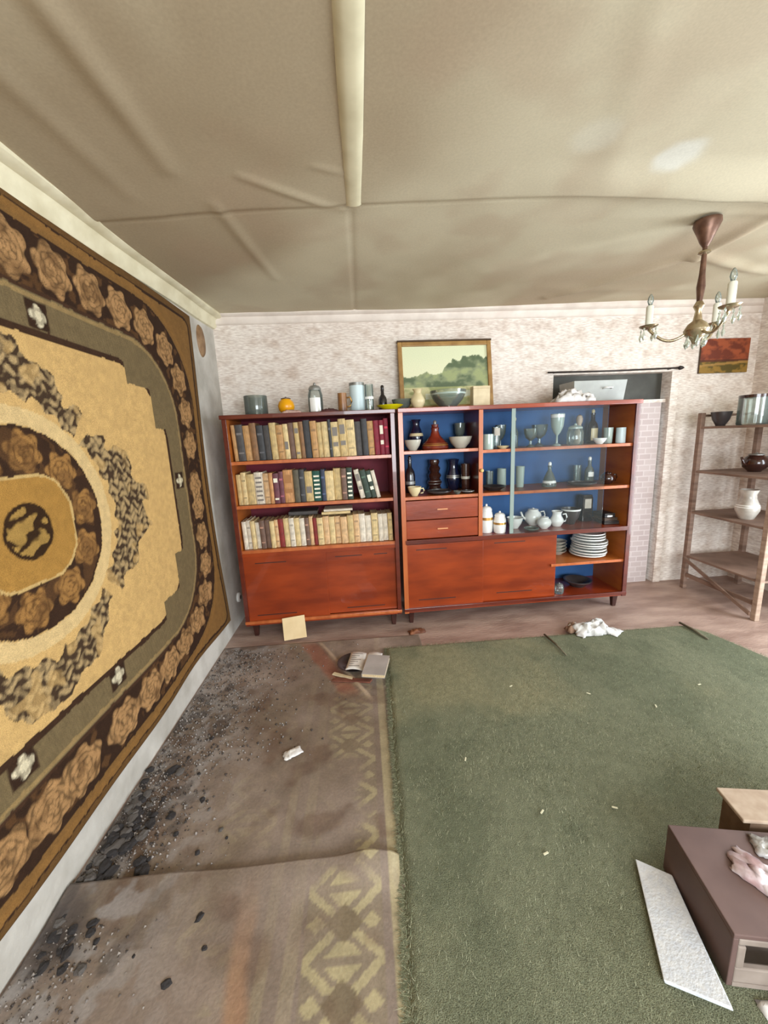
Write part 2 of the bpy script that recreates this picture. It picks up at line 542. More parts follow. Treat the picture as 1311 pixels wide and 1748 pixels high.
def sliding_door(parent, x0, x1, z0, z1, y, marks):
    d = MB().box(x0, y, z0, x1, y + .016, z1).build('door', m_wood, parent, bevel=.002)
    for (a, b_, z) in marks:
        MB().box(a, y - .0015, z - .003, b_, y + .002, z + .003).build('finger_groove', m_groove, d)
    return d


# left: open book shelves above two sliding doors
bc = thing('bookcase', 'red-brown bookcase with maroon back and three rows of books', 'bookcase', WF(-.03, 0, 0), (0, 0, TH))
Wd = 1.05; D = .35
for x in (0, Wd - .024):
    s_ = MB().box(x, .0, .095, x + .024, D, 1.447).build('side_panel', m_inner if x == 0 else m_wood, bc, bevel=.002)
    MB().box(x - .001, -.006, .095, x + .025, .004, 1.447).build('edge_strip', m_dark, s_, bevel=.001)
MB().box(-.012, -.014, 1.447, Wd + .006, D, 1.472).build('top_panel', m_dark, bc, bevel=.003)
for z in (1.19, .91, .615):
    s_ = MB().box(.024, .012, z - .018, Wd - .024, D - .012, z).build('shelf', m_inner, bc)
    MB().box(.024, .006, z - .020, Wd - .024, .014, z + .001).build('edge_strip', m_edge, s_, bevel=.001)
MB().box(.012, D - .012, .10, Wd - .012, D - .004, 1.447).build('back_panel', m_maroon, bc)
MB().box(.0, .0, .095, Wd, D, .118).build('bottom_panel', m_wood, bc, bevel=.002)
MB().box(-.004, -.01, .108, Wd + .004, .014, .128).build('door_rail', m_edge, bc, bevel=.002)
MB().box(.024, .0, .572, Wd - .024, .02, .596).build('cross_rail', m_wood, bc, bevel=.001)
sliding_door(bc, .024, .56, .128, .572, .004, [(.10, .30, .528), (.08, .34, .165)])
sliding_door(bc, .52, Wd - .024, .128, .572, .022, [(.62, .80, .532), (.88, .97, .532), (.68, .94, .162)])
for x in (.05, Wd - .05):
    for y in (.05, D - .05):
        leg(bc, x, y)

# right: display cabinet
cb = thing('display_cabinet', 'red-brown display cabinet with blue back, glass pane and drawers', 'cabinet', WF(1.045, 0, 0), (0, 0, TH))
Wc = 1.615
for x in (0, Wc - .026):
    s_ = MB().box(x, 0, .095, x + .026, D, 1.447).build('side_panel', m_inner if x else m_wood, cb, bevel=.002)
    MB().box(x - .002, -.008, .095, x + .028, .004, 1.447).build('edge_strip', m_dark if x else m_edge, s_, bevel=.001)
MB().box(-.004, -.014, 1.447, Wc + .012, D, 1.474).build('top_panel', m_wood, cb, bevel=.003)
MB().box(.012, D - .012, .10, Wc - .012, D - .004, 1.447).build('back_panel', m_blue, cb)
pt = MB().box(.522, .004, .615, .546, D - .012, 1.447).build('partition', m_dark, cb)
MB().box(.520, -.004, .615, .548, .006, 1.447).build('edge_strip', m_edge, pt, bevel=.001)
MB().lathe([(0, 0), (.008, .0), (.008, .012), (.013, .02), (.010, .028), (0, .03)], 14).build('knob', mat('pale_wood_knob', (214, 178, 110), None, .4), pt, (.534, -.004, 1.06), (PI / 2, 0, 0), smooth=True)


def cshelf(x0, x1, z, t=.018):
    s_ = MB().box(x0, .014, z - t, x1, D - .012, z).build('shelf', m_inner, cb)
    MB().box(x0, .006, z - t - .001, x1, .016, z + .001).build('edge_strip', m_edge, s_, bevel=.001)


cshelf(.026, .522, 1.205); cshelf(.026, .522, .905)
cshelf(.546, Wc - .026, 1.19); cshelf(.546, Wc - .026, .905)
cshelf(1.05, Wc - .026, .37, .016)
mp_ = MB().box(.026, .0, .59, Wc - .026, D - .012, .615).build('middle_panel', m_wood, cb)
MB().box(.02, -.012, .588, Wc - .02, .002, .617).build('edge_strip', m_dark, mp_, bevel=.002)
for (z0, z1) in ((.752, .880), (.622, .746)):
    d_ = MB().box(.03, .002, z0, .518, .30, z1).build('drawer', m_wood, cb, bevel=.002)
    MB().box(.24, -.002, (z0 + z1) / 2 - .004, .31, .004, (z0 + z1) / 2 + .004).build('pull', mat('pale_pull', (206, 140, 92), None, .4), d_)
sliding_door(cb, .026, .556, .128, .582, .002, [(.09, .30, .545), (.10, .36, .185)])
sliding_door(cb, .546, 1.09, .128, .582, .020, [(.66, .92, .185), (.64, .86, .552)])
MB().box(0, .0, .095, Wc, D, .126).build('bottom_panel', m_wood, cb, bevel=.002)
MB().box(-.004, -.01, .106, Wc + .004, .002, .13).build('door_rail', m_dark, cb, bevel=.002)
pn = MB().box(.745, -.001, .618, 1.40, .003, 1.446).build('glass_pane', m_pane, cb)
MB().box(.738, -.002, .618, .764, .004, 1.446).build('polished_edge', m_paneedge, pn)
for x in (.05, Wc - .05):
    for y in (.05, D - .05):
        leg(cb, x, y)

# ------------------------------------------------------------------ wall rug
RY0, RY1, RZ0, RZ1 = -.22, 2.41, .15, 2.03
RCY, RCZ = 1.10, 1.085
ry = np.arange(RY0, RY1 + .001, .0046); rz = np.arange(RZ0, RZ1 + .001, .0046)


def sdbox(a, b, hw, hh, r):
    qx = np.abs(a) - hw + r; qy = np.abs(b) - hh + r
    return np.hypot(np.maximum(qx, 0), np.maximum(qy, 0)) + np.minimum(np.maximum(qx, qy), 0) - r


def rug_pattern():
    Yg, Zg = np.meshgrid(ry, rz)
    a0 = Yg - RCY; b0 = Zg - RCZ
    w1 = (fbm(a0 * 40 + 90, b0 * 40 + 90, 2) - .5) * .008
    a = a0 + w1; b = b0 + (fbm(a0 * 40 + 10, b0 * 40 + 50, 2) - .5) * .008
    n1 = fbm(a * 26 + 50, b * 26 + 50, 3); n2 = fbm(a * 60 + 5, b * 60 + 70, 2)
    GOLD = L(160, 118, 60); FIELD = L(198, 162, 104); CREAM = L(200, 172, 122); DARK = L(50, 32, 20); BRN = L(88, 60, 34)
    OLV = L(108, 92, 64); ROSE = L(160, 122, 80); EDGE = L(96, 68, 36)
    c = np.broadcast_to(EDGE, a.shape + (3,)).copy()
    h = np.zeros(a.shape)
    # outer gold corner filling and border line
    sd_r = sdbox(a, b, 1.215, .865, .46)
    sd_e = sdbox(a, b, 1.265, .905, .05)
    c = mixc(c, L(124, 90, 48), (sd_e < 0) * .9)
    c = mixc(c, DARK, np.abs(sd_e) < .007)
    c = mixc(c, L(128, 92, 48), (np.abs(sd_r - .03) < .012))
    # dark rose border
    c = mixc(c, DARK, sd_r < 0)
    # roses along the border
    path = []
    hw, hh, r = 1.108, .775, .38
    seg = []
    for k_ in range(4000):
        t = k_ / 4000 * 2 * PI
        path.append((math.copysign(abs(math.cos(t)) ** .38, math.cos(t)) * hw, math.copysign(abs(math.sin(t)) ** .38, math.sin(t)) * hh))
    # even spacing along the rounded rectangle
    pl = np.array(path); dl = np.hypot(*(np.roll(pl, -1, 0) - pl).T); cum = np.cumsum(dl); tot = cum[-1]
    nrose = int(round(tot / .172))
    idx = np.searchsorted(cum, np.arange(nrose) * tot / nrose + .05)
    for (qa, qb), kk in zip(pl[np.clip(idx, 0, 3999)], range(nrose)):
        low = qb < -.55
        rr = np.hypot((a - qa) * (1.0 if not low else .82), (b - qb) * (1.0 if not low else 1.1))
        msk = rr < .13
        if not msk.any():
            continue
        th = np.arctan2(b - qb, a - qa)
        edge = .072 + .009 * np.cos(6 * th + kk) + .012 * (n1 - .5)
        rq = np.floor(rr / .017)
        pet = np.cos(6 * th + kk * 1.7 + rq * 2.2) * .55 + np.sin((rr / .017 - rq) * PI) * 1.1 - .55 + (n2 - .5) * 1.6
        colr = mixc(np.broadcast_to(ROSE * .42, a.shape + (3,)), ROSE * 1.05, sstep(-.8, .7, pet))
        colr = mixc(colr, BRN * .9, sstep(.5, .8, n1) * .6)
        w_ = sstep(.004, -.004, rr - edge) * (sd_r < .01)
        c = c * (1 - w_[..., None]) + colr * w_[..., None]
        h = np.maximum(h, w_ * (.5 + .5 * sstep(-.5, .5, pet)))
        # leaf scrolls between the blooms
    lv = sstep(.60, .66, fbm(a * 30 + 7, b * 30 + 77, 2)) * (sd_r < -.01) * (sdbox(a, b, 1.01, .68, .36) > .01)
    isdark = (c.sum(-1) < DARK.sum() * 1.6)
    c = mixc(c, BRN, lv * isdark * .8)
    # olive band
    sd_o = sdbox(a, b, 1.005, .685, .36)
    c = mixc(c, OLV, sd_o < 0)
    c = mixc(c, L(140, 116, 76), (np.abs(sd_o + .018) < .007))
    c = mixc(c, DARK * 1.6, (np.abs(sd_o) < .006))
    rib = np.sin((a * 1.0 + b * .25) * 420)
    c = np.where(((sd_o < -.03))[..., None], c * (1 + .06 * rib[..., None]), c)
    # small square flowers in the band
    for (ma, mb) in ((.19, .615), (-.19, .615), (.925, .045), (-.925, .045), (.23, -.60), (-.17, -.60)):
        dd = np.maximum(np.abs(a - ma), np.abs(b - mb))
        c = mixc(c, DARK, sstep(.044, .038, dd))
        ra = np.hypot(a - ma, b - mb); ta = np.arctan2(b - mb, a - ma)
        c = mixc(c, L(206, 194, 164), sstep(.004, -.004, ra - .026 - .006 * np.cos(4 * ta)) * (.6 + .4 * (np.sin(ra * 260) > -.2)))
        h = np.maximum(h, (ra < .03) * .8)
    # cream field, stepped corners
    sd_f = sdbox(a, b, .85, .555, .33)
    notch = (np.abs(a) > .765) & (np.abs(b) > .30)
    notch2 = (np.abs(a) > .60) & (np.abs(b) > .475)
    sd_f = np.where(notch | notch2, np.maximum(sd_f, .02), sd_f)
    c = mixc(c, DARK * 1.3, (sd_f < .016) & ~((notch | notch2) & (sdbox(a, b, .85, .555, .33) > -.008)))
    fld = sd_f < -.006
    c = np.where(fld[..., None], mixc(np.broadcast_to(FIELD, a.shape + (3,)), FIELD * .9, n1), c)
    h = np.where(fld, .55, h)
    # wreath of small leaves
    r0 = np.hypot(a, b); th = np.arctan2(b, a)
    n4 = fbm(a * 18 + 71, b * 18 + 33, 2)
    ro = .495 + .062 * np.cos(4 * th) + .03 * np.cos(2 * th) + .015 * np.sin(23 * th) + .10 * (n4 - .5)
    ri = .368 + .012 * np.cos(4 * th) + .010 * np.sin(31 * th) + .03 * (n1 - .5)
    gapd = np.abs((th % (PI / 2)) - PI / 4)
    wr_ = (r0 < ro) & (r0 > ri) & (gapd > .05 + .04 * (n1 - .5))
    ax_ = a + .012 * np.sin(b * 95 + 2 * np.sin(a * 40)); bx_ = b + .010 * np.sin(a * 110)
    q = np.sin(ax_ * 130 + bx_ * 55) + np.sin(bx_ * 190 - ax_ * 50) + (n2 - .5) * 3.4 + (n1 - .5) * 2
    lc = np.broadcast_to(L(124, 104, 74), a.shape + (3,))
    lc = mixc(lc, L(62, 46, 32), sstep(-.1, .6, q)); lc = mixc(lc, L(168, 142, 100), sstep(-.7, -1.4, q))
    lc = mixc(lc, FIELD, (sstep(.62, .72, n4) * .5))
    c = np.where((wr_ & fld)[..., None], lc, c)
    h = np.where(wr_ & fld, .35 + .4 * (q < -.2), h)
    # medallion
    ring = (r0 < .345) & (r0 > .295)
    c = mixc(c, CREAM, ring * 1.0)
    med = r0 < .293
    c = mixc(c, DARK * 1.1, med)
    fp = fbm(np.cos(th) * 6 + r0 * 22 + 40, np.sin(th) * 6 + r0 * 10 + 40, 3)
    for kk in range(10):
        t0 = kk * 2 * PI / 10 + .15
        qa, qb = .222 * math.cos(t0), .222 * math.sin(t0)
        rr = np.hypot(a - qa, b - qb); tt = np.arctan2(b - qb, a - qa)
        rq = np.floor(rr / .016)
        pet = np.cos(5 * tt + kk * 1.7 + rq * 2.2) * .5 + np.sin((rr / .016 - rq) * PI) * 1.0 - .5 + (n2 - .5) * 1.5
        w_ = sstep(.004, -.004, rr - .056 - .008 * np.cos(6 * tt + kk)) * (r0 < .285)
        colr = mixc(np.broadcast_to(L(92, 62, 32), a.shape + (3,)), L(146, 106, 58), sstep(-.8, .7, pet))
        c = c * (1 - w_[..., None]) + colr * w_[..., None]
        h = np.maximum(h, w_ * .7)
    c = mixc(c, BRN * 1.1, ((fp > .56) & (r0 < .285) & (r0 > .16)) * .5)
    so = sdbox(a, b, .163, .148, .11)
    c = mixc(c, L(184, 154, 100), (so < .008))
    c = mixc(c, L(156, 116, 56), so < 0)
    h = np.where(so < 0, .5, h)
    em = np.hypot(a, b / 1.0)
    c = mixc(c, L(48, 30, 14), sstep(.002, -.002, em - .080))
    sw = np.sin(a * 60 + 3 * np.sin(b * 75)) + np.sin(b * 115 - 2 * np.sin(a * 50)) + (n1 - .5) * 2.5
    c = mixc(c, L(150, 118, 62), (em < .068) * sstep(-.1, .5, sw))
    h = np.where(em < .07, .3 + .4 * (sw > 0), h)
    c = c * (.86 + .28 * n2[..., None])
    return c.reshape(-1, 3), h


rug_c, rug_h = rug_pattern()


def rug_pos(Yg, Zg):
    x = XL + .012 + .004 * np.sin(Yg * 5) * np.sin(Zg * 2 + 1) + .004 * rug_h + .010 * sstep(.6, .15, Zg) * (.5 + .5 * np.sin(Yg * 9))
    # the free right edge hangs a little ragged
    dy = .02 * np.sin(Zg * 2.6 + 2.1) * sstep(2.1, 2.41, Yg) + sstep(1.2, .2, Zg) * .03 * sstep(1.9, 2.4, Yg)
    dz = .012 * np.sin(Yg * 4.2) * sstep(.5, .15, Zg) - .05 * sstep(1.5, .4, Yg) * 0
    return np.stack([x, Yg + dy, Zg + dz], -1)


rug_o = grid_mesh('wall_rug', ry, rz, rug_pos, vmat('wool_rug_pile', .95, 260, .22, .5, (1, 1, 2.0)), rug_c)
sm = rug_o.modifiers.new('thickness', 'SOLIDIFY'); sm.thickness = .006; sm.offset = 1
tag(rug_o, 'large brown and gold medallion rug hanging on the left wall', 'rug')

# oval plaque at the corner, and a socket low on the wall
MBp = MB().lathe([(0, .014), (.05, .014), (.068, .010), (.074, .004), (.076, 0), (0, 0)], 28, ax=(.75, 1.25))
pq = MBp.build('oval_plaque', mat('brown_oval_wood', (150, 118, 84), (116, 84, 54), .6, 20), None, (XL, 2.60, 1.935), (PI / 2, 0, PI / 2), smooth='auto')
tag(pq, 'brown oval wooden plaque on the white wall near the corner', 'wall ornament')

# ------------------------------------------------------------------ floor coverings
lx = np.arange(-.948, .32, .006)


def lino_cols(X, Y):
    c = np.broadcast_to(L(136, 121, 110), X.shape + (3,)).copy()
    big = fbm(X * 3 + 4, Y * 3 + 60, 4); fine = fbm(X * 22 + 8, Y * 22 + 3, 3); n3 = fbm(X * 9 + 33, Y * 9 + 12, 3)
    c = mixc(c, L(120, 105, 92), sstep(.4, .65, big))
    wear = sstep(.32, .62, fbm(X * 7 + 70, Y * 7 + 20, 4)) * (.35 + .65 * sstep(1.9, .7, Y))
    PALE = L(186, 174, 132); OLI = L(130, 118, 92)
    # printed pattern bands: repeated strip of diamonds and triangles
    for (xc, wdt, st, off) in ((-.115, .105, 1.0, 0.0), (-.46, .10, .28, .08), (-.80, .10, .10, .03)):
        s = (X - xc) / wdt
        t = ((Y + off - .745) / .155) % 1.0
        tp = 2 * (t - .5)
        inb = np.abs(s) < 1
        dia = (np.abs(s) + np.abs(tp) * .85 < .50)
        barr = (np.abs(np.abs(s) - np.abs(tp)) < .16) & (np.abs(s) + np.abs(tp) > .55)
        tri = (np.abs(tp) > .52) & (np.abs(s) < (np.abs(tp) - .35) * .9) & (np.abs(tp) < .86)
        sq = (np.abs(np.abs(s) - .72) + np.abs(tp) < .26)
        c = mixc(c, OLI, inb * .45 * st * wear)
        c = mixc(c, PALE, (barr | tri | sq) * inb * .55 * st * wear)
        c = mixc(c, L(108, 94, 70), dia * .55 * st * wear)
        for sx, k5 in ((-1.28, .16), (1.42, .6)):
            c = mixc(c, PALE, (np.abs(s - sx) < .16) * k5 * st * (.3 + .7 * wear))
    # bare rusty streaks and ground-in dirt
    c = mixc(c, L(166, 122, 88), sstep(.04, .012, np.abs(X + .38 + .10 * (Y - .8) + .03 * (n3 - .5))) * sstep(1.0, .7, Y) * .5)
    c = mixc(c, L(96, 72, 58), sstep(.55, .75, n3) * .5)
    c = mixc(c, L(150, 146, 144), sstep(.45, .62, fine) * sstep(-.45, -.85, X + .15 * (big - .5)) * .7)     # plaster dust by the wall
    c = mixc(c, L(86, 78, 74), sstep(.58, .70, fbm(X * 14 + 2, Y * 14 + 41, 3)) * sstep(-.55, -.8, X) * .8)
    c = mixc(c, L(176, 158, 144), sstep(.5, .8, fbm(X * 4 + 22, Y * 4 + 90, 3)) * sstep(1.5, 2.1, Y) * .5)
    soot = np.minimum(np.hypot((X + .86) / 1.0, (Y - 1.15) / 1.5), np.hypot((X + .90) / .8, (Y - .86))) + .12 * (n3 - .5)
    c = mixc(c, L(66, 58, 56), sstep(.13, .05, soot) * .75)     # soot spread under the heap
    # rusty torn place in front of the bookcase
    tx = X + .30 - (2.12 - Y) * .55
    c = mixc(c, L(146, 86, 66), sstep(.07, .03, np.abs(tx + .04 * (n3 - .5))) * sstep(1.75, 1.85, Y) * sstep(2.36, 2.28, Y) * .6)
    c = mixc(c, L(196, 172, 146), sstep(.018, .006, np.abs(tx - .075 + .02 * (n3 - .5))) * sstep(1.7, 1.8, Y) * sstep(2.36, 2.28, Y) * .6)
    c = c * (.82 + .36 * fine[..., None])
    return c


m_lino = vmat('printed_linoleum', .62, 120, .10, .25, spec=.4)


def lino(name, y0, y1, zfun, label):
    ly = np.arange(y0, y1 + .001, .006)
    X, Y = np.meshgrid(lx, ly)
    o = grid_mesh(name, lx, ly, lambda A, B: np.stack([A, B + .006 * np.sin(A * 9) * (np.abs(B - .98) < .2) * 0, zfun(A, B)], -1), m_lino, lino_cols(X, Y).reshape(-1, 3))
    s2 = o.modifiers.new('thickness', 'SOLIDIFY'); s2.thickness = .002; s2.offset = -1
    return struct(o, label)


under = lambda X: sstep(.06, .02, X)
edgeY = lambda X: .985 + .008 * np.sin(X * 11) - .012 * np.exp(-((X + .02) / .08) ** 2)


def z_near(X, Y):
    lift = .012 + .020 * np.exp(-((X + .05) / .07) ** 2) + .006 * np.sin(X * 7) ** 2
    return .006 + lift * sstep(.14, .0, .985 - Y) * under(X) + .0015 * (fbm(X * 6, Y * 6, 2) - .5)


def z_far(X, Y):
    tx = X + .30 - (2.12 - Y) * .55
    return .003 + .008 * np.exp(-((tx - .07) / .02) ** 2) * sstep(1.72, 1.85, Y) * sstep(2.34, 2.2, Y) * under(X) + .001 * (fbm(X * 6, Y * 6, 2) - .5)


lino('floor_linoleum_near', -.9, .985, z_near, 'near sheet of worn patterned linoleum with a curled edge')
lino('floor_linoleum_far', .95, 2.34, z_far, 'far sheet of worn patterned linoleum under the dust')

# green carpet: irregular outline, pile thickness, ragged near edge
CP_ = [(-.02, -.6), (.0, 0.0), (.04, .63), (.062, 1.0), (.075, 1.6), (.092, 2.19), (.8, 2.20), (1.4, 2.205), (2.02, 2.22), (2.12, 2.08), (2.19, 1.81), (2.32, 1.5), (2.42, 1.0), (2.45, .3), (2.45, -.6)]


def carpet():
    xs = np.arange(-.06, 2.47, .012); ys_ = np.arange(-.6, 2.24, .012)
    left_y = np.array([p[1] for p in CP_[:6]]); left_x = np.array([p[0] for p in CP_[:6]])
    right_y = np.array([p[1] for p in CP_[8:]])[::-1]; right_x = np.array([p[0] for p in CP_[8:]])[::-1]
    nx = len(xs)
    V = []; cols = []
    tt = np.linspace(0, 1, nx)
    Yg, Tg = np.meshgrid(ys_, tt, indexing='ij')
    ytop = 2.19 + .014 * Tg
    sY = (Yg + .6) / (2.228 - .6 + 1.2 - .0)
    Yv = -.6 + (ytop + .6) * (Yg + .6) / (ys_[-1] + .6)
    xl = np.interp(Yv, left_y, left_x) + .008 * (fbm(Yv * 14, Yv * 0 + 3, 3) - .5) * 2
    xr = np.interp(Yv, right_y, right_x)
    Xv = xl + (xr - xl) * Tg
    edge = np.minimum(np.minimum((Xv - xl), (xr - Xv)), (ytop - Yv))
    z = .005 + .012 * sstep(-.002, .02, edge) + .006 * (fbm(Xv * 2.2 + 5, Yv * 2.2 + 6, 3) - .5) * sstep(0, .1, edge) + .0022 * (fbm(Xv * 55, Yv * 55, 2) - .5)
    c = np.broadcast_to(L(116, 118, 96), Xv.shape + (3,)).copy()
    c = mixc(c, L(136, 132, 104), sstep(.45, .7, fbm(Xv * 1.6 + 60, Yv * 1.6 + 9, 4)))
    c = mixc(c, L(98, 102, 82), .7 * sstep(.5, .75, fbm(Xv * 4 + 20, Yv * 4 + 70, 3)))
    c = c * (.82 + .36 * fbm(Xv * 60, Yv * 60, 2)[..., None])
    P = np.stack([Xv, Yv, z], -1).reshape(-1, 3)
    ny = len(ys_)
    idx = np.arange(nx * ny).reshape(ny, nx)
    q = np.stack([idx[:-1, :-1], idx[:-1, 1:], idx[1:, 1:], idx[1:, :-1]], -1).reshape(-1, 4)
    o = raw_mesh('green_carpet', P, q, vmat('olive_wool_pile', .98, 420, .5, 1.0, spec=.1), c.reshape(-1, 3))
    tag(o, 'large olive green carpet lying across the floor', 'carpet')
    # pile: short leaning fibres, uncountable
    rs = np.random.RandomState(3)
    n = 120000
    yy = .45 + (2.19 - .45) * rs.rand(n) ** 1.6
    xx = np.interp(yy, left_y, left_x) + rs.rand(n) * (np.interp(yy, right_y, right_x) - np.interp(yy, left_y, left_x))
    ne = 5000
    yy[:ne] = -.1 + 2.29 * rs.rand(ne); xx[:ne] = np.interp(yy[:ne], left_y, left_x) + rs.randn(ne) * .006
    ang = .9 + rs.randn(n) * .7; ang[:ne] = PI + rs.randn(ne) * .6
    ln = .006 + .008 * rs.rand(n); ln[:ne] = .012 + .016 * rs.rand(ne)
    zz0 = .012 + .004 * rs.rand(n); zz0[:ne] = .008
    up = .35 + .4 * rs.rand(n); up[:ne] = .05
    bx = np.cos(ang); by = np.sin(ang); wv = .0008
    p0 = np.stack([xx - by * wv, yy + bx * wv, zz0], -1); p1 = np.stack([xx + by * wv, yy - bx * wv, zz0], -1)
    p2 = np.stack([xx + bx * ln, yy + by * ln, zz0 + ln * up], -1)
    P2 = np.stack([p0, p1, p2], 1).reshape(-1, 3)
    fcol = np.where(rs.rand(n)[:, None] < .25, L(158, 158, 132), L(110, 114, 90)) * (.6 + .7 * rs.rand(n))[:, None]
    ob = raw_mesh('carpet_pile', P2, np.arange(n * 3).reshape(-1, 3), vmat('pile_fibre', .95, 50, .05, .0), np.repeat(fcol, 3, 0), parent=o, smooth=False)
    ob['kind'] = 'stuff'


carpet()

# ------------------------------------------------------------------ books
def bookmat(rgb, k=[0]):
    key = 'book_cloth_%d_%d_%d' % rgb
    return mat(key, rgb, tuple(int(v * .82) for v in rgb), .65, 30, stretch=(3, 3, 1))


m_pages = mat('yellowed_pages', (222, 202, 164), (198, 174, 134), .9, 60, stretch=(12, 1, 1))
ORD = ['first', 'second', 'third', 'fourth', 'fifth', 'sixth', 'seventh', 'eighth', 'ninth', 'tenth', 'eleventh', 'twelfth', 'thirteenth',
       'fourteenth', 'fifteenth', 'sixteenth', 'seventeenth', 'eighteenth', 'nineteenth', 'twentieth', 'twenty-first', 'twenty-second',
       'twenty-third', 'twenty-fourth', 'twenty-fifth', 'twenty-sixth', 'twenty-seventh', 'twenty-eighth', 'twenty-ninth', 'thirtieth']
m_band = {}


def book(label, group, loc, rot, t, dp, h, rgb, bands=(), bcol=(228, 214, 176)):
    e = thing('book', label, 'book', loc, rot, group)
    cvr = MB(); b_ = .0025
    # boards and a slightly rounded spine
    cvr.box(0, 0.006, 0, b_, dp, h).box(t - b_, .006, 0, t, dp, h)
    sp = [(0, .006), (t * .12, .002), (t * .35, 0), (t * .65, 0), (t * .88, .002), (t, .006), (t - b_, .008), (b_, .008)]
    n = len(sp)
    cvr.add([(x, y, 0) for x, y in sp] + [(x, y, h) for x, y in sp], [tuple(reversed(range(n))), tuple(range(n, 2 * n))] + [(i, (i + 1) % n, (i + 1) % n + n, i + n) for i in range(n)])
    cvr.build('cover', bookmat(rgb), e)
    MB().box(b_, .008, .003, t - b_, dp - .004, h - .004).build('pages', m_pages, e)
    for (z0, z1) in bands:
        MB().box(t * .16, -.0012, h * z0, t * .84, .002, h * z1).build('spine_label', mat('spine_print_%d_%d_%d' % bcol, bcol, None, .6), e)
    return e


TAN = (196, 150, 96); CRM = (222, 196, 142); CRM2 = (206, 178, 122); GRY = (78, 74, 72); DGR = (62, 62, 64); BRNB = (140, 100, 64); CRIM = (140, 28, 52)
WHT = (226, 214, 194); PUR = (112, 62, 72); ORG = (206, 150, 96); OLV_ = (92, 84, 66); GRN = (24, 84, 70); NAV = (52, 62, 84); DGN = (50, 66, 54); PCH = (220, 180, 132); BRG = (116, 88, 74); RED = (140, 44, 40)
CNAME = {TAN: 'tan', CRM: 'cream', CRM2: 'buff', GRY: 'charcoal grey', DGR: 'dark grey', BRNB: 'brown', CRIM: 'crimson', WHT: 'off-white', PUR: 'plum', ORG: 'orange-tan', OLV_: 'olive grey',
         GRN: 'teal green', NAV: 'slate blue', DGN: 'dark green', PCH: 'peach', BRG: 'grey-brown', RED: 'red'}
rows = [
    ('top', 1.191, .228, [(.004, TAN), (.030, GRY), (.076, TAN), (.118, BRNB), (.157, DGR), (.198, GRY), (.239, CRM2), (.280, TAN), (.321, CRM, 'l'), (.352, BRG), (.388, CRM2, 'b'), (.420, BRNB), (.447, DGR), (.490, TAN), (.530, CRM2), (.562, CRM), (.602, DGR), (.620, CRM, 't'), (.668, CRM2, 't'), (.715, CRM), (.770, GRY), (.812, DGR), (.850, TAN), (.890, CRIM), (.925, CRIM, 't'), (.955, CRIM), (.985, None)]),
    ('middle', .911, .205, [(.0, CRM2), (.030, CRM), (.062, CRM2), (.112, WHT, 's'), (.168, PCH), (.206, ORG), (.230, PUR, 'b'), (.266, PUR), (.296, ORG, 't'), (.358, OLV_), (.396, DGR), (.430, CRM2, 'l'), (.480, GRN, 's'), (.534, NAV), (.562, CRM), (.616, CRM2), (.664, BRG), (.700, DGN, 's'), (.738, WHT, 't'), (.772, DGN), (.812, DGN, 't'), (.846, WHT), (.872, None)]),
    ('bottom', .616, .188, [(.006, WHT), (.034, WHT), (.060, CRM), (.088, WHT), (.118, BRG), (.150, BRG), (.182, CRM), (.212, PCH), (.236, RED), (.270, CRM), (.306, WHT), (.340, CRM), (.374, WHT), (.408, BRG), (.436, PCH), (.462, RED), (.488, CRM), (.528, PCH), (.566, CRM), (.604, PCH), (.642, PCH), (.688, CRM2), (.728, PCH), (.766, WHT), (.806, WHT), (.848, CRM), (.892, WHT), (.924, WHT), (.958, CRM2), (.988, None)]),
]
for (nm, z, hh, lst) in rows:
    for i in range(len(lst) - 1):
        u0 = lst[i][0]; u1 = lst[i + 1][0]; rgb = lst[i][1]; st = lst[i][2] if len(lst[i]) > 2 else ''
        t = (u1 - u0) * .965
        fr = (u0 / 1.0)
        ln_grp = nm == 'middle' and i >= len(lst) - 5
        lean = .21 if ln_grp else {'top': .035, 'middle': .012, 'bottom': .022}[nm]
        u0 += .046 if ln_grp else .004 if nm == 'top' else .0
        t = (u1 - lst[i][0]) * math.cos(lean) * .985
        h = hh * R_.uniform(.93, 1.03) - (0.01 if nm == 'middle' and fr > .7 else 0)
        dp = R_.uniform(.14, .165)
        bands = {'': (), 'l': ((.28, .50),), 'b': ((.12, .18), (.70, .84)), 't': ((.60, .85), (.30, .42)), 's': tuple((.1 + .14 * k_, .155 + .14 * k_) for k_ in range(6))}[st]
        bcol = (232, 226, 206) if rgb in (GRN, DGN, PUR, CRIM) else ((120, 112, 104) if rgb in (CRM, WHT, CRM2) else (160, 110, 62))
        if st == '' and i % 3 == 1:
            bands = ((.72, .78), (.20, .24)); bcol = tuple(int(v * .72) for v in rgb) if sum(rgb) > 330 else tuple(min(255, int(v * 1.5)) for v in rgb)
        lab = '%s book, %s from the left on the %s book shelf' % (CNAME[rgb], ORD[i], nm)
        p = WF(u0, .035 + R_.uniform(-.006, .01), z + .001)
        e = book(lab, 'books on the %s book shelf' % nm, p, (0, -lean, TH), t, dp, h, rgb, bands, bcol)
# books lying across the bottom row
for (u, d_, z, t_, rgb, lab) in ((.52, .05, .616 + .198, .018, CRM, 'cream book lying flat across the bottom row of books'),
                                 (.30, .09, .616 + .198, .026, GRY, 'dark book lying flat on the bottom row, near its left'),
                                 (.535, .055, .616 + .217, .016, WHT, 'off-white book lying flat on top of the cream one')):
    p = WF(u, d_, z)
    e = book(lab, None, p, (0, 0, TH), t_, .14, .19, rgb)
    e.rotation_euler = (0, PI / 2, TH)
    e.location.z += t_

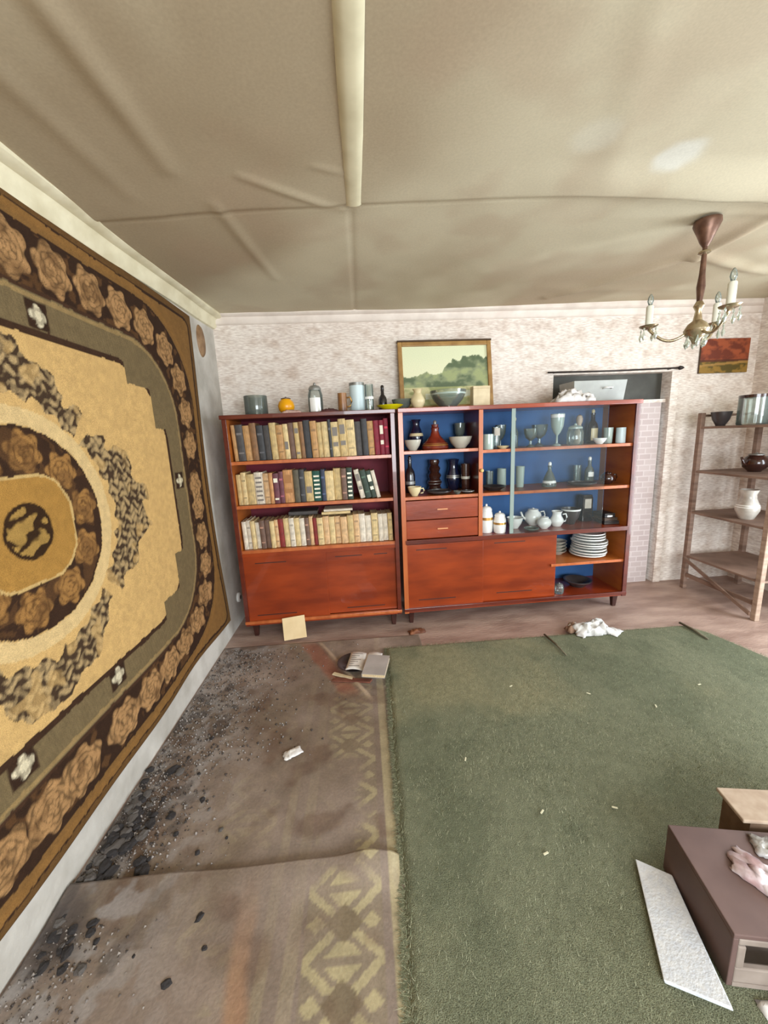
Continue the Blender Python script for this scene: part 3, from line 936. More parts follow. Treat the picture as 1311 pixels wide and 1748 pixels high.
# ------------------------------------------------------------------ vessels and small things on shelves
g_clear = glassmat('clear_glass', (236, 240, 238), .03, .08, .10)
g_mint = glassmat('milky_mint_glass', (205, 222, 212), .08, .15, .55)
g_smoke = glassmat('smoky_glass', (186, 188, 180), .03, .10, .14)
m_white = mat('white_porcelain', (244, 244, 240), (234, 234, 228), .18, 6, coat=.5)
m_offw = mat('grey_white_glaze', (190, 186, 172), (168, 164, 150), .3, 8, coat=.3)
m_cream = mat('cream_glaze', (220, 206, 164), (206, 190, 148), .35, 8)
m_redbr = mat('red_brown_glaze', (132, 52, 34), (84, 28, 22), .22, 14, coat=.5)
m_nearbl = mat('near_black_glaze', (34, 28, 32), (22, 18, 22), .18, 6, coat=.6)
m_navy = mat('navy_glaze', (24, 30, 56), (16, 20, 40), .18, 6, coat=.6)
m_brg = mat('dark_brown_glaze', (60, 34, 26), (38, 20, 18), .2, 6, coat=.5)
m_yel = mat('bright_yellow_plastic', (232, 222, 22), (216, 204, 18), .35, 5)
m_yelo = mat('yellow_orange_enamel', (236, 170, 14), (222, 150, 12), .3, 6)
m_gold = mat('worn_gold', (206, 160, 86), (170, 124, 60), .35, 10, metal=.7)
m_steel = mat('dull_tin', (160, 160, 156), (128, 128, 124), .4, 10, metal=.6)
m_pblue = mat('pale_blue_white_tin', (206, 222, 224), (186, 206, 210), .4, 5)
m_label = mat('paper_label', (214, 208, 196), (196, 188, 174), .8, 20)
m_dgrey = mat('dark_grey_glaze', (66, 60, 60), (48, 44, 44), .3, 8)


def prof_open(pts, wall=.08):
    """outer profile (normalised r,z), returns a closed cup profile"""
    inner = [(max(r - wall, 0.02), max(z, .05)) for (r, z) in reversed(pts) if r > wall + .03]
    return [(0, 0)] + pts + inner + [(0, inner[-1][1])]


P = {
    'tumbler': prof_open([(.80, 0), (.86, .05), (.93, .5), (1, 1)]),
    'straight': prof_open([(.95, 0), (1, .04), (1, .5), (1, 1)]),
    'bowl': prof_open([(.45, 0), (.48, .08), (.80, .45), (.95, .8), (1, 1)]),
    'dish': prof_open([(.5, 0), (.55, .2), (.85, .65), (1, 1)], .12),
    'goblet': prof_open([(.62, 0), (.60, .03), (.16, .09), (.13, .32), (.5, .42), (.86, .6), (.96, .82), (1, 1)]),
    'sherbet': prof_open([(.60, 0), (.58, .04), (.2, .14), (.18, .34), (.7, .5), (.92, .72), (1, 1)]),
    'bottle': [(0, 0), (.92, 0), (1, .04), (1, .52), (.86, .64), (.42, .76), (.36, .94), (.44, .95), (.44, 1), (0, 1)],
    'vase': prof_open([(.55, 0), (.6, .04), (.95, .3), (1, .45), (.75, .65), (.5, .8), (.55, .92), (.75, 1)]),
    'bell': [(0, 0), (.95, 0), (1, .06), (.92, .22), (.62, .40), (.36, .56), (.26, .74), (.30, .86), (.24, .9), (.26, 1), (0, 1)],
    'tier': [(0, 0), (.8, 0), (.95, .06), (.75, .16), (.98, .28), (.7, .38), (.9, .5), (.62, .6), (.8, .72), (.55, .82), (.7, .92), (.62, 1), (0, 1)],
    'jar': [(0, 0), (.85, 0), (.95, .05), (1, .3), (.98, .6), (.86, .72), (.80, .76), (0, .76)],
    'round': [(0, 0), (.5, 0), (.55, .06), (.9, .25), (1, .48), (.88, .72), (.6, .86), (.55, .9), (0, .9)],
    'decanter': [(0, 0), (.95, 0), (1, .05), (.8, .3), (.5, .52), (.25, .66), (.22, .78), (.30, .8), (.30, .84), (0, .84)],
    'figure': [(0, 0), (.8, 0), (.85, .08), (.55, .2), (.7, .42), (.45, .58), (.3, .64), (.5, .74), (.55, .84), (.4, .95), (0, 1)],
    'plate': prof_open([(.55, 0), (.6, .12), (.8, .40), (.985, .62), (1, .70), (1, 1)], .06),
    'jug': prof_open([(.6, 0), (.66, .03), (1, .3), (.98, .45), (.65, .7), (.62, .85), (.8, 1)]),
}


def lath(kind, w, h, n=24):
    return MB().lathe([(r * w / 2, z * h) for (r, z) in P[kind]], n)


def vessel(name, label, cat, kind, loc, w, h, m, lid=None, handle=None, band=None, stopper=None, spout=None, lab=None, group=None):
    parts = any((lid, handle, band, stopper, spout, lab))
    if not parts:
        o = lath(kind, w, h).build(name, m, None, loc, (0, 0, R_.uniform(0, 3)), smooth='auto')
        return tag(o, label, cat, group)
    e = thing(name, label, cat, loc, (0, 0, TH), group)
    lath(kind, w, h).build('body', m, e, smooth='auto')
    prof = P[kind]
    rad = lambda f: max(r for r, z in prof if abs(z - f) < .26) * w / 2
    if lid:
        z0 = .76 * h if kind == 'jar' else (.9 * h if kind == 'round' else h)
        hh = max(.014, .24 * h if kind == 'jar' else .12 * h)
        rr = w * (.42 if kind != 'round' else .30)
        MB().lathe([(0, 0), (rr, 0), (rr, .25 * hh), (rr * .75, .55 * hh), (rr * .2, .7 * hh), (rr * .22, .85 * hh), (rr * .15, hh), (0, hh)], 20, (0, 0, z0 + .0003)).build('lid', lid, e, smooth='auto')
    if stopper:
        z0 = (.84 if kind == 'decanter' else 1) * h
        s_ = min(w * .16 + .005, .011)
        MB().lathe([(0, 0), (s_ * .6, 0), (s_, .3 * s_), (s_ * 1.1, 1.6 * s_), (s_ * .6, 2.4 * s_), (0, 2.5 * s_)], 14, (0, 0, z0)).build('stopper', stopper, e, smooth='auto')
    if band:
        m2, f = band
        # a ring following the body
        zs = [f - .05, f - .04, f + .04, f + .05]
        pr = [(r, z) for r, z in prof]
        def rat(zz):
            out = [p for p in pr]
            for (r0, z0), (r1, z1) in zip(out, out[1:]):
                if z1 > z0 and z0 <= zz <= z1:
                    return r0 + (r1 - r0) * (zz - z0) / (z1 - z0)
            return 1.0
        pts = [(rat(f - .05) * w / 2 - .0005, (f - .05) * h), (rat(f - .045) * w / 2 + .0012, (f - .045) * h), (rat(f + .045) * w / 2 + .0012, (f + .045) * h), (rat(f + .05) * w / 2 - .0005, (f + .05) * h)]
        MB().lathe(pts, 24).build('painted_band', m2, e, smooth='auto')
    if handle:
        r0 = w / 2 * .92
        pts = [(r0 + .0 * h, 0, .75 * h), (r0 + .14 * h + .008, 0, .78 * h), (r0 + .22 * h + .008, 0, .55 * h), (r0 + .14 * h + .006, 0, .28 * h), (r0 - .002, 0, .25 * h)]
        MB().tube(pts, .004 + .01 * h, 8).build('handle', handle, e, smooth=True)
    if spout:
        MB().tube([(-w * .40, 0, .35 * h), (-w * .62, 0, .5 * h), (-w * .75, 0, .82 * h)], [.012, .009, .007], 8).build('spout', spout, e, smooth=True)
    if lab:
        m3, z0, z1 = lab
        n = 8; r0 = w / 2 + .001; b_ = MB()
        for k_ in range(n + 1):
            an = -PI / 2 - .75 + 1.5 * k_ / n
            for z in (z0 * h, z1 * h):
                b_.v.append((r0 * math.cos(an), r0 * math.sin(an), z))
            if k_:
                b_.f.append((2 * k_ - 2, 2 * k_, 2 * k_ + 1, 2 * k_ - 1))
        b_.build('label', m3, e, smooth=True)
    return e


S = WF
V = vessel
# cabinet, upper left
G1 = 'crockery on the upper left cabinet shelf'
V('bowl', 'small grey-white bowl at the left end of the upper left cabinet shelf', 'bowl', 'bowl', S(1.146, .08, 1.206), .112, .07, m_offw)
V('vase', 'dark vase with a pale gold band, behind the small grey-white bowl', 'vase', 'vase', S(1.198, .235, 1.206), .098, .205, m_navy, band=(m_cream, .5))
V('decanter', 'bell-shaped red-brown glazed decanter between the two grey-white bowls', 'decanter', 'bell', S(1.312, .15, 1.206), .185, .165, m_redbr, band=(m_gold, .2), stopper=m_steel)
V('bowl', 'wide grey-white bowl beside the cabinet partition', 'bowl', 'bowl', S(1.475, .11, 1.206), .155, .078, m_offw)
V('goblet', 'grey goblet standing behind the wide grey-white bowl', 'goblet', 'goblet', S(1.515, .26, 1.206), .078, .17, g_smoke)
# cabinet, middle left
V('bottle', 'slim black bottle at the left end above the drawers', 'bottle', 'bottle', S(1.145, .23, .906), .072, .235, m_nearbl, band=(m_steel, .3), stopper=m_nearbl)
V('cup', 'small cream cup in front of the slim black bottle', 'cup', 'bowl', S(1.146, .06, .906), .092, .062, m_cream, handle=m_cream)
V('vase', 'dark brown tiered vase in the middle above the drawers', 'vase', 'tier', S(1.325, .255, .906), .11, .225, m_brg, band=(m_steel, .28))
V('jug', 'navy blue jug with a flared lip above the drawers', 'jug', 'jug', S(1.463, .25, .906), .106, .22, m_navy, band=(m_steel, .45))
V('tumbler', 'tall dark tumbler next to the partition above the drawers', 'tumbler', 'tumbler', S(1.525, .16, .906), .064, .19, m_brg, band=(m_offw, .5))
V('plate', 'wide dark grey plate lying above the drawers', 'plate', 'plate', S(1.32, .095, .906), .17, .024, m_dgrey)
V('ashtray', 'small clear glass ashtray in front above the drawers', 'ashtray', 'dish', S(1.432, .035, .906), .055, .022, g_clear)
V('saucer', 'white-rimmed dark saucer in front of the tall dark tumbler', 'saucer', 'plate', S(1.508, .055, .906), .088, .018, m_dgrey, band=(m_white, .94))
# right column, top shelf
V('tumbler', 'milky mint tumbler nearest the partition on the top glass shelf', 'tumbler', 'straight', S(1.645, .05, 1.191), .07, .10, g_mint)
V('glass', 'clear glass with a white label behind the milky mint tumbler', 'glass', 'straight', S(1.735, .14, 1.191), .056, .145, g_clear, lab=(m_label, .6, .95))
V('goblet', 'clear footed glass just left of the green glass edge', 'goblet', 'goblet', S(1.81, .25, 1.191), .077, .16, g_clear)
V('bottle', 'slim bottle with a cream cap behind the green glass edge', 'bottle', 'bottle', S(1.868, .15, 1.191), .052, .18, g_clear, stopper=m_cream)
V('dish', 'tiny cream dish on the top glass shelf edge', 'dish', 'dish', S(1.748, .05, 1.191), .086, .02, m_cream)
V('sherbet_glass', 'clear sherbet glass right of the green glass edge', 'glass', 'sherbet', S(1.972, .12, 1.191), .094, .125, g_clear)
V('glass_bowl', 'wide footed glass bowl left of the tall milky goblet', 'bowl', 'sherbet', S(2.09, .23, 1.191), .11, .15, g_clear)
V('goblet', 'tall milky goblet, highest glass in the middle of the top shelf', 'goblet', 'goblet', S(2.16, .12, 1.191), .090, .215, g_mint, band=(m_white, .93))
V('glass_jar', 'clear glass jar with a lid right of the tall milky goblet', 'jar', 'jar', S(2.285, .11, 1.191), .108, .145, g_clear, lid=g_mint)
V('figurine', 'beige figurine standing behind the lidded glass jar', 'figurine', 'figure', S(2.385, .23, 1.191), .084, .21, mat('beige_ceramic', (190, 172, 150), (160, 140, 120), .5, 20))
V('bottle', 'dark bottle with a beige label at the right of the top shelf', 'bottle', 'bottle', S(2.50, .25, 1.191), .075, .215, m_nearbl, lab=(m_cream, .1, .5), stopper=m_cream)
V('bowl', 'bright white little bowl in front of the dark labelled bottle', 'bowl', 'bowl', S(2.44, .07, 1.191), .086, .04, m_white)
V('glass', 'milky glass beside the last cup of the top shelf', 'glass', 'tumbler', S(2.535, .12, 1.191), .06, .108, g_mint)
V('cup', 'pale mint cup at the right end of the top shelf', 'cup', 'straight', S(2.595, .075, 1.191), .060, .105, m_pblue)
# right column, middle shelf
V('tray', 'dark oval tray at the left of the middle glass shelf', 'tray', 'dish', S(1.715, .12, .906), .17, .03, m_dgrey)
V('cup', 'white cup behind the dark oval tray', 'cup', 'straight', S(1.822, .25, .906), .064, .135, g_mint)
V('glass', 'small clear glass behind the dark oval tray', 'glass', 'tumbler', S(1.735, .26, .906), .056, .12, g_clear)
V('glass', 'small milky glass right of the green glass edge, middle shelf', 'glass', 'tumbler', S(1.935, .19, .906), .060, .15, g_mint)
V('decanter', 'clear triangular decanter with a white stopper on the middle shelf', 'decanter', 'decanter', S(2.128, .14, .906), .10, .175, g_smoke, stopper=m_white, band=(m_white, .2))
V('glass', 'small clear glass left of the milky bottle on the middle shelf', 'glass', 'tumbler', S(2.40, .25, .906), .056, .13, g_clear)
V('bottle', 'milky bottle with a white band at the right of the middle shelf', 'bottle', 'bottle', S(2.463, .20, .906), .06, .165, g_smoke, lab=(m_white, .3, .5), stopper=m_white)
V('pot', 'dark brown pot at the right end of the middle shelf', 'pot', 'round', S(2.535, .10, .906), .096, .085, m_brg, lid=m_brg, handle=m_brg)
V('tray', 'flat grey tray at the right of the middle glass shelf', 'tray', 'plate', S(2.355, .115, .906), .19, .022, m_dgrey)
# right column, lower shelf
V('jar', 'tall white lidded jar beside the drawers', 'jar', 'jar', S(1.652, .09, .616), .092, .20, m_white, lid=m_white, band=(m_gold, .5))
V('jar', 'shorter white lidded jar in front of the lower glass shelf', 'jar', 'jar', S(1.735, .055, .616), .086, .152, m_white, lid=m_white, band=(m_gold, .45))
V('bowl', 'white bowl right of the shorter white jar', 'bowl', 'bowl', S(1.885, .15, .616), .116, .078, m_white)
V('teapot', 'white round teapot with a lid at the back of the lower glass shelf', 'teapot', 'round', S(2.05, .21, .616), .125, .125, m_white, lid=m_white, handle=m_white, spout=m_white)
V('sugar_bowl', 'white round sugar bowl in front of the white teapot', 'bowl', 'round', S(2.075, .09, .616), .098, .085, m_white, lid=m_white)
V('creamer', 'white creamer jug right of the white sugar bowl', 'jug', 'jug', S(2.19, .13, .616), .096, .11, m_white, handle=m_white)
V('plate', 'flat glass plate lying in front on the lower glass shelf', 'plate', 'plate', S(1.965, .055, .616), .10, .018, g_smoke)
V('bowl', 'dark glass bowl with a white rim right of the creamer', 'bowl', 'bowl', S(2.318, .17, .616), .135, .115, m_dgrey, band=(m_white, .94))
e = thing('tea_tin', 'black upright tin with a white label on the lower glass shelf', 'tin', S(2.43, .20, .616), (0, 0, TH))
MB().box(0, 0, 0, .078, .06, .185).build('body', m_nearbl, e, bevel=.004)
MB().box(.014, -.0012, .10, .064, .001, .17).build('label', m_label, e)
MB().box(.004, .004, .1853, .074, .056, .20).build('lid', m_nearbl, e, bevel=.003)
zz = .616
for i_, (w_, h_, rgb, lab) in enumerate(((.165, .026, (52, 44, 40), 'black flat case, lowest of the dark pile in the cabinet'), (.15, .022, (84, 66, 54), 'brown flat case, second of the dark pile in the cabinet'), (.125, .03, (40, 36, 36), 'black flat case with a white sticker on the dark pile'))):
    e = thing('flat_case', lab, 'case', S(2.515, .07, zz + .0005), (0, 0, TH + .05 * (i_ - 1)))
    mm = mat('case_%d' % i_, rgb, tuple(int(v * .7) for v in rgb), .5, 20)
    MB().box(0, 0, 0, w_ * .66, .13, h_ * .6).build('body', mm, e, bevel=.003)
    MB().box(0, 0, h_ * .62, w_ * .66, .13, h_).build('lid', mm, e, bevel=.003)
    if i_ == 2:
        MB().box(.02, -.001, .004, .06, .002, .016).build('sticker', m_white, e)
    zz += h_ + .001
# plates below
pz = .371
for i_ in range(9):
    r_ = (.25, .25, .245, .24, .245, .25, .225, .22, .215)[i_]
    lab = ('white dinner plate, lowest of the tall stack in the open compartment' if i_ == 0 else 'white dinner plate, topmost of the tall stack in the open compartment' if i_ == 8 else
           'white dinner plate, %s from the bottom of the tall plate stack' % ORD[i_])
    mm = m_white
    V('plate', lab, 'plate', 'plate', S(2.465 + R_.uniform(-.006, .006), .16 + R_.uniform(-.006, .006), pz), r_, .022, mm, band=(m_steel, .75) if i_ in (3, 5) else None, group='plates stacked in the open compartment')
    pz += .0195
pz = .371
for i_ in range(4):
    V('saucer', ('white saucer, lowest of the small stack beside the plates', 'white saucer, second from the bottom of the small stack', 'white saucer, third from the bottom of the small stack', 'white saucer, topmost of the small stack')[i_], 'saucer', 'dish', S(2.262, .23, pz), .13, .03, m_offw, group='saucers beside the plates')
    pz += .025
V('pan', 'dark shallow pan on the cabinet floor below the plates', 'pan', 'dish', S(2.40, .17, .127), .20, .05, m_dgrey, band=(m_steel, .92))
V('glass_jar', 'little clear jar next to the cabinet sliding door', 'jar', 'jar', S(2.19, .06, .127), .066, .08, g_clear, lid=m_steel)

# on top of the bookcase and the cabinet
TZ = 1.4745
TZL = 1.4725
V('glass_jar', 'wide greenish glass jar at the left end of the bookcase top', 'jar', 'straight', S(.142, .18, TZL), .145, .125, g_smoke)
V('pot', 'yellow pot with a brown lid on the bookcase top', 'pot', 'round', S(.342, .13, TZL), .105, .105, m_yelo, lid=m_brg)
cl = MB()


def crumple(name, w, d, h, m, seed, nx=14, ny=10, parent=None, loc=(0, 0, 0), rot=(0, 0, 0)):
    xs = np.linspace(-w / 2, w / 2, nx); ys_ = np.linspace(-d / 2, d / 2, ny)

    def pos(X, Y):
        rr = np.clip(1 - (2 * X / w) ** 2, 0, 1) * np.clip(1 - (2 * Y / d) ** 2, 0, 1)
        f = fbm(X * 4 / w * 2 + seed, Y * 4 / d * 2 + seed * 3, 3)
        z = h * rr ** .4 * (.25 + 1.1 * np.abs(f - .3))
        jx = (fbm(X * 9 / w + 5 * seed, Y * 9 / d, 2) - .5) * w * .25; jy = (fbm(X * 9 / w, Y * 9 / d + 7 * seed, 2) - .5) * d * .25
        return np.stack([X + jx, Y + jy, z + .001], -1)
    o = grid_mesh(name, xs, ys_, pos, m, None, parent, smooth=False)
    o.location = loc; o.rotation_euler = rot
    sd = o.modifiers.new('thickness', 'SOLIDIFY'); sd.thickness = .0015; sd.offset = 1
    return o


m_pink = mat('pinkish_rag', (214, 184, 170), (190, 154, 142), .9, 40)
m_wrag = mat('white_rag', (228, 224, 220), (206, 202, 200), .9, 30)
m_plastic = mat('white_plastic_bag', (228, 226, 222), (206, 204, 202), .35, 20)
tag(crumple('rag', .12, .05, .03, m_pink, 3, loc=S(.385, .04, TZL), rot=(0, 0, TH)), 'small pinkish rag in front of the yellow pot', 'rag')
V('glass_jar', 'tall clear jar with white contents on the bookcase top', 'jar', 'jar', S(.529, .14, TZL), .095, .19, g_clear, lid=m_steel, lab=(m_white, .05, .5))
tag(crumple('cloth', .11, .06, .035, mat('maroon_cloth', (92, 52, 48), (70, 36, 34), .9, 30), 5, loc=S(.617, .05, TZL), rot=(0, 0, TH)), 'maroon cloth scrap on the bookcase top', 'cloth')
V('mug', 'brown and gold mug left of the pale blue can', 'mug', 'straight', S(.702, .09, TZL), .058, .115, mat('brown_gold_glaze', (150, 104, 60), (96, 62, 36), .35, 12), handle=m_gold)
V('can', 'pale blue-white tin can on the bookcase top', 'can', 'straight', S(.80, .17, TZL), .098, .185, m_pblue, band=(m_steel, .95))
V('crystal_glass', 'cut crystal glass with white bands right of the pale blue can', 'glass', 'straight', S(.878, .15, TZL), .056, .17, g_clear, band=(m_white, .5))
V('bottle', 'small black bottle left of the landscape picture', 'bottle', 'bottle', S(.975, .25, TZL), .058, .15, m_nearbl, stopper=m_nearbl)
V('dish', 'grey glass dish behind the yellow plate', 'dish', 'bowl', S(1.10, .19, TZ), .14, .07, g_smoke)
V('plate', 'bright yellow plate at the joint of the two cabinets', 'plate', 'dish', S(1.005, .085, TZ), .175, .028, m_yel)
V('vase', 'cream ceramic vase in front of the landscape picture', 'vase', 'vase', S(1.195, .12, TZ), .096, .125, m_cream)
V('crystal_bowl', 'wide cut crystal bowl in front of the landscape picture', 'bowl', 'bowl', S(1.40, .13, TZ), .24, .11, g_clear, band=(g_mint, .8))
e = thing('carton', 'cream cardboard carton at the right foot of the landscape picture', 'box', S(1.575, .14, TZ), (0, 0, TH))
m_carton = mat('cream_carton', (222, 206, 172), (206, 188, 152), .8, 20)
MB().box(0, 0, 0, .115, .07, .12).build('body', m_carton, e, bevel=.002)
MB().box(-.001, -.001, .1203, .116, .071, .135).build('lid', m_carton, e, bevel=.002)
# grey metal tray and white bundles at the right end
e = thing('enamel_basin', 'grey-white rectangular enamel tray on the cabinet top, right end', 'tray', S(2.29, .15, TZ), (0, 0, TH))
m_en = mat('grey_white_enamel', (168, 170, 164), (146, 148, 142), .35, 6)
bs = MB()
bs.box(0, 0, 0, .36, .17, .008)
bs.hexa([(0, 0, .008), (.36, 0, .008), (.36, .006, .008), (0, .006, .008)], [(-.012, -.012, .145), (.372, -.012, .145), (.372, -.006, .145), (-.012, -.006, .145)])
bs.hexa([(0, .164, .008), (.36, .164, .008), (.36, .17, .008), (0, .17, .008)], [(-.012, .176, .145), (.372, .176, .145), (.372, .182, .145), (-.012, .182, .145)])
bs.hexa([(0, .006, .008), (.006, .006, .008), (.006, .164, .008), (0, .164, .008)], [(-.012, -.006, .145), (-.006, -.006, .145), (-.006, .176, .145), (-.012, .176, .145)])
bs.hexa([(.354, .006, .008), (.36, .006, .008), (.36, .164, .008), (.354, .164, .008)], [(.366, -.006, .145), (.372, -.006, .145), (.372, .176, .145), (.366, .176, .145)])
bs.build('body', m_en, e, bevel=.002)
MB().tube([(.20, -.006, .09), (.205, -.03, .095), (.255, -.03, .095), (.26, -.006, .09)], .005, 8).build('handle', m_white, e, smooth=True)
tag(crumple('cloth_bundle', .27, .09, .12, m_wrag, 9, 20, 12, loc=S(2.235, .060, TZ), rot=(0, 0, TH)), 'crumpled white cloth bundle beside the enamel tray', 'cloth')
tag(crumple('paper_bundle', .16, .10, .05, mat('cream_paper', (222, 206, 170), (206, 188, 150), .9, 20), 13, loc=S(2.34, .21, TZ + .009 + 0), rot=(0, 0, TH)), 'crumpled cream paper inside the enamel tray', 'paper')

# ------------------------------------------------------------------ pictures
def painted(name, w, h, fn, parent, m, n=70):
    xs = np.linspace(0, w, n); zs = np.linspace(0, h, int(n * h / w))
    X, Z = np.meshgrid(xs, zs)
    return grid_mesh(name, xs, zs, lambda A, B: np.stack([A, A * 0, B], -1), m, fn(X / w, Z / h).reshape(-1, 3), parent, smooth=False)


def landscape(s, t):
    c = np.broadcast_to(L(222, 222, 186), s.shape + (3,)).copy()
    c = mixc(c, L(206, 214, 178), sstep(.5, .9, t) * .5)
    n_ = fbm(s * 9 + 3, t * 9 + 4, 4)
    hill = .56 + .24 * sstep(.35, .75, s) - .10 * sstep(.88, 1., s) + .12 * (fbm(s * 7 + 1, s * 0 + 3, 3) - .5) - .06 * sstep(.25, .0, s)
    tree = (t < hill + .26 * (n_ - .5)) & (t > .30 - .05 * s)
    c = mixc(c, L(130, 140, 106), tree * 1.0); c = mixc(c, L(88, 102, 74), tree * sstep(.45, .65, n_)); c = mixc(c, L(160, 168, 116), tree * sstep(.5, .3, n_) * .7)
    gr = t < .32
    c = mixc(c, L(206, 200, 150), gr * .9); c = mixc(c, L(150, 156, 104), gr * sstep(.45, .65, n_))
    c = mixc(c, L(214, 222, 206), (np.abs(t - .18 - .08 * (s - .5)) < .05) * (s > .25) * .8)
    return c


m_canvas = vmat('painted_canvas', .5, 200, .08, .2, spec=.4)
m_gilt = mat('dull_gilt_frame', (168, 130, 74), (138, 100, 52), .45, 14)
m_frdark = mat('frame_dark_edge', (74, 54, 36), None, .5)
fp = thing('landscape_picture', 'framed green landscape painting leaning on the wall above the cabinets', 'picture', S(1.105, .305, TZ + .001), (-.16, 0, TH))
PW, PH, FB = .67, .475, .030
cv = painted('canvas', PW - 2 * FB + .01, PH - 2 * FB + .01, landscape, fp, m_canvas, 110); cv.location = (FB - .005, -.004, FB - .005)
for (a, b_, c_, d_) in ((0, 0, FB, PH), (PW - FB, 0, PW, PH), (FB, 0, PW - FB, FB), (FB, PH - FB, PW - FB, PH)):
    MB().box(a, -.016, b_, c_, .008, d_).build('frame_bar', m_gilt, fp, bevel=.004)
MB().box(-.003, -.018, PH, PW + .003, .009, PH + .010).build('frame_top_edge', m_frdark, fp)


def redscape(s, t):
    n_ = fbm(s * 8 + 13, t * 8 + 24, 4)
    c = np.broadcast_to(L(150, 74, 42), s.shape + (3,)).copy()
    c = mixc(c, L(104, 44, 26), sstep(.4, .65, n_))
    c = mixc(c, L(138, 112, 42), (t < .34) * .85); c = mixc(c, L(84, 70, 24), (t < .34) * sstep(.45, .6, n_))
    c = mixc(c, L(70, 34, 20), (np.abs(t - .36) < .03) * .8)
    c = mixc(c, L(176, 134, 72), (np.abs(t - .22 - .1 * s) < .035) * .6)
    return c


e = thing('red_picture', 'unframed red-brown landscape picture high on the wall beside the door', 'picture', WB(3.575, -.016, 1.675), (0, 0, TH))
MB().box(0, .001, 0, .40, .014, .25).build('stretcher', m_frdark, e)
painted('canvas', .40, .25, redscape, e, m_canvas, 70)

# curtain rod over the door
e = thing('curtain_rod', 'thin dark curtain rod above the boarded doorway', 'rod', WB(2.36, -.03, 1.716), (0, 0, TH))
m_iron = mat('dark_iron', (58, 48, 44), (40, 34, 32), .5, 20, metal=.4)
MB().tube([(0, 0, 0), (.5, 0, -.003), (1.03, 0, .004)], .006, 8).build('rod', m_iron, e, smooth=True)
for x in (.06, .97):
    MB().tube([(x, 0, 0), (x, .030, .0)], .005, 6).build('bracket', m_iron, e)
MB().lathe([(0, 0), (.008, 0), (.016, .012), (.012, .03), (.004, .045), (0, .05)], 12, (0, 0, 0)).build('finial', m_iron, e, (1.03, 0, .004), (0, PI / 2, 0), smooth=True)

# ------------------------------------------------------------------ etagere in the right corner
et = thing('corner_shelf', 'worn brown open shelf unit in the right corner', 'shelf', (2.53, 2.20, 0))
m_et = mat('greyed_brown_wood', (140, 114, 98), (108, 84, 70), .7, 5, stretch=(1, 1, 6), bump=.15)
m_etp = mat('pale_worn_wood', (176, 152, 132), (142, 116, 98), .7, 5, stretch=(1, 1, 6), bump=.15)
EW, EL = .50, .61
for (x, y, m_) in ((0, 0, m_etp), (0, EL - .034, m_et), (EW - .034, 0, m_et), (EW - .034, EL - .034, m_et)):
    MB().box(x, y, 0, x + .034, y + .034, 1.375 if y > .1 else 1.33).build('post', m_, et, bevel=.004)
for z in (1.275, .948, .632, .278):
    MB().box(.004, .004, z - .016, EW - .004, EL - .004, z).build('shelf_board', m_et, et, bevel=.002)
MB().box(.0345, EL - .024, 1.345, EW - .0345, EL - .010, 1.362).build('top_rail', m_et, et)
MB().box(.008, .0345, .10, .024, EL - .0345, .13).build('lower_rail', m_et, et)
MB().box(EW - .024, .0345, .10, EW - .008, EL - .0345, .13).build('lower_rail', m_et, et)
MB().hexa([(-.016, .03, .03), (-.004, .03, .03), (-.004, EL - .03, .24), (-.016, EL - .03, .24)], [(-.016, .03, .055), (-.004, .03, .055), (-.004, EL - .03, .265), (-.016, EL - .03, .265)]).build('cross_brace', m_et, et)
EL_ = lambda x, y, z: (2.53 + x, 2.20 + y, z)
V('pot', 'olive grey pot at the far end of the corner shelf top', 'pot', 'bowl', EL_(.08, .50, 1.2755), .125, .10, m_dgrey)
V('glass_jar', 'big glass jar with a dark rim on the corner shelf top', 'jar', 'straight', EL_(.17, .36, 1.2755), .165, .20, g_clear, band=(m_brg, .95))
V('glass_jar', 'smaller glass jar at the frame edge on the corner shelf top', 'jar', 'jar', EL_(.29, .36, 1.2755), .06, .17, g_smoke, lid=m_white)
V('kettle', 'dark kettle on the second board of the corner shelf', 'kettle', 'round', EL_(.24, .36, .9485), .15, .13, m_brg, lid=m_steel, handle=m_nearbl, spout=m_brg)
V('jug', 'silvery white jug on the third board of the corner shelf', 'jug', 'jug', EL_(.13, .27, .6325), .135, .205, mat('silvery_glaze', (206, 200, 190), (168, 160, 150), .25, 14, coat=.4), band=(m_white, .45), lid=None)

# ------------------------------------------------------------------ chandelier
CHX, CHY = 1.56, 1.79
zc = 2.165
ch = thing('chandelier', 'old brass chandelier with white candle tubes hanging from the ceiling', 'chandelier', (CHX, CHY, 1.66))
m_brass = mat('tarnished_brass', (124, 92, 74), (84, 58, 48), .4, 20, metal=.55)
m_bright = mat('bright_brass', (200, 186, 156), (150, 128, 100), .25, 20, metal=.8)
g_cry = glassmat('crystal_drop', (240, 240, 230), .25, .03, .25)
m_candle = mat('white_candle_tube', (226, 224, 210), (210, 208, 192), .4, 8)
O = lambda z: z - 1.66
MB().lathe([(0, O(2.17)), (.050, O(2.165)), (.052, O(2.15)), (.034, O(2.11)), (.022, O(2.08)), (.010, O(2.06)), (0, O(2.06))], 20).build('ceiling_canopy', m_brass, ch, smooth='auto')
MB().lathe([(0, O(2.05)), (.010, O(2.05)), (.022, O(2.043)), (.024, O(2.036)), (.012, O(2.03)), (0, O(2.03))], 16).build('stem_collar', m_bright, ch, smooth='auto')
MB().lathe([(0, O(1.74)), (.012, O(1.74)), (.011, O(1.84)), (.017, O(1.90)), (.012, O(1.95)), (.009, O(2.06)), (0, O(2.06))], 16).build('stem', m_brass, ch, smooth='auto')
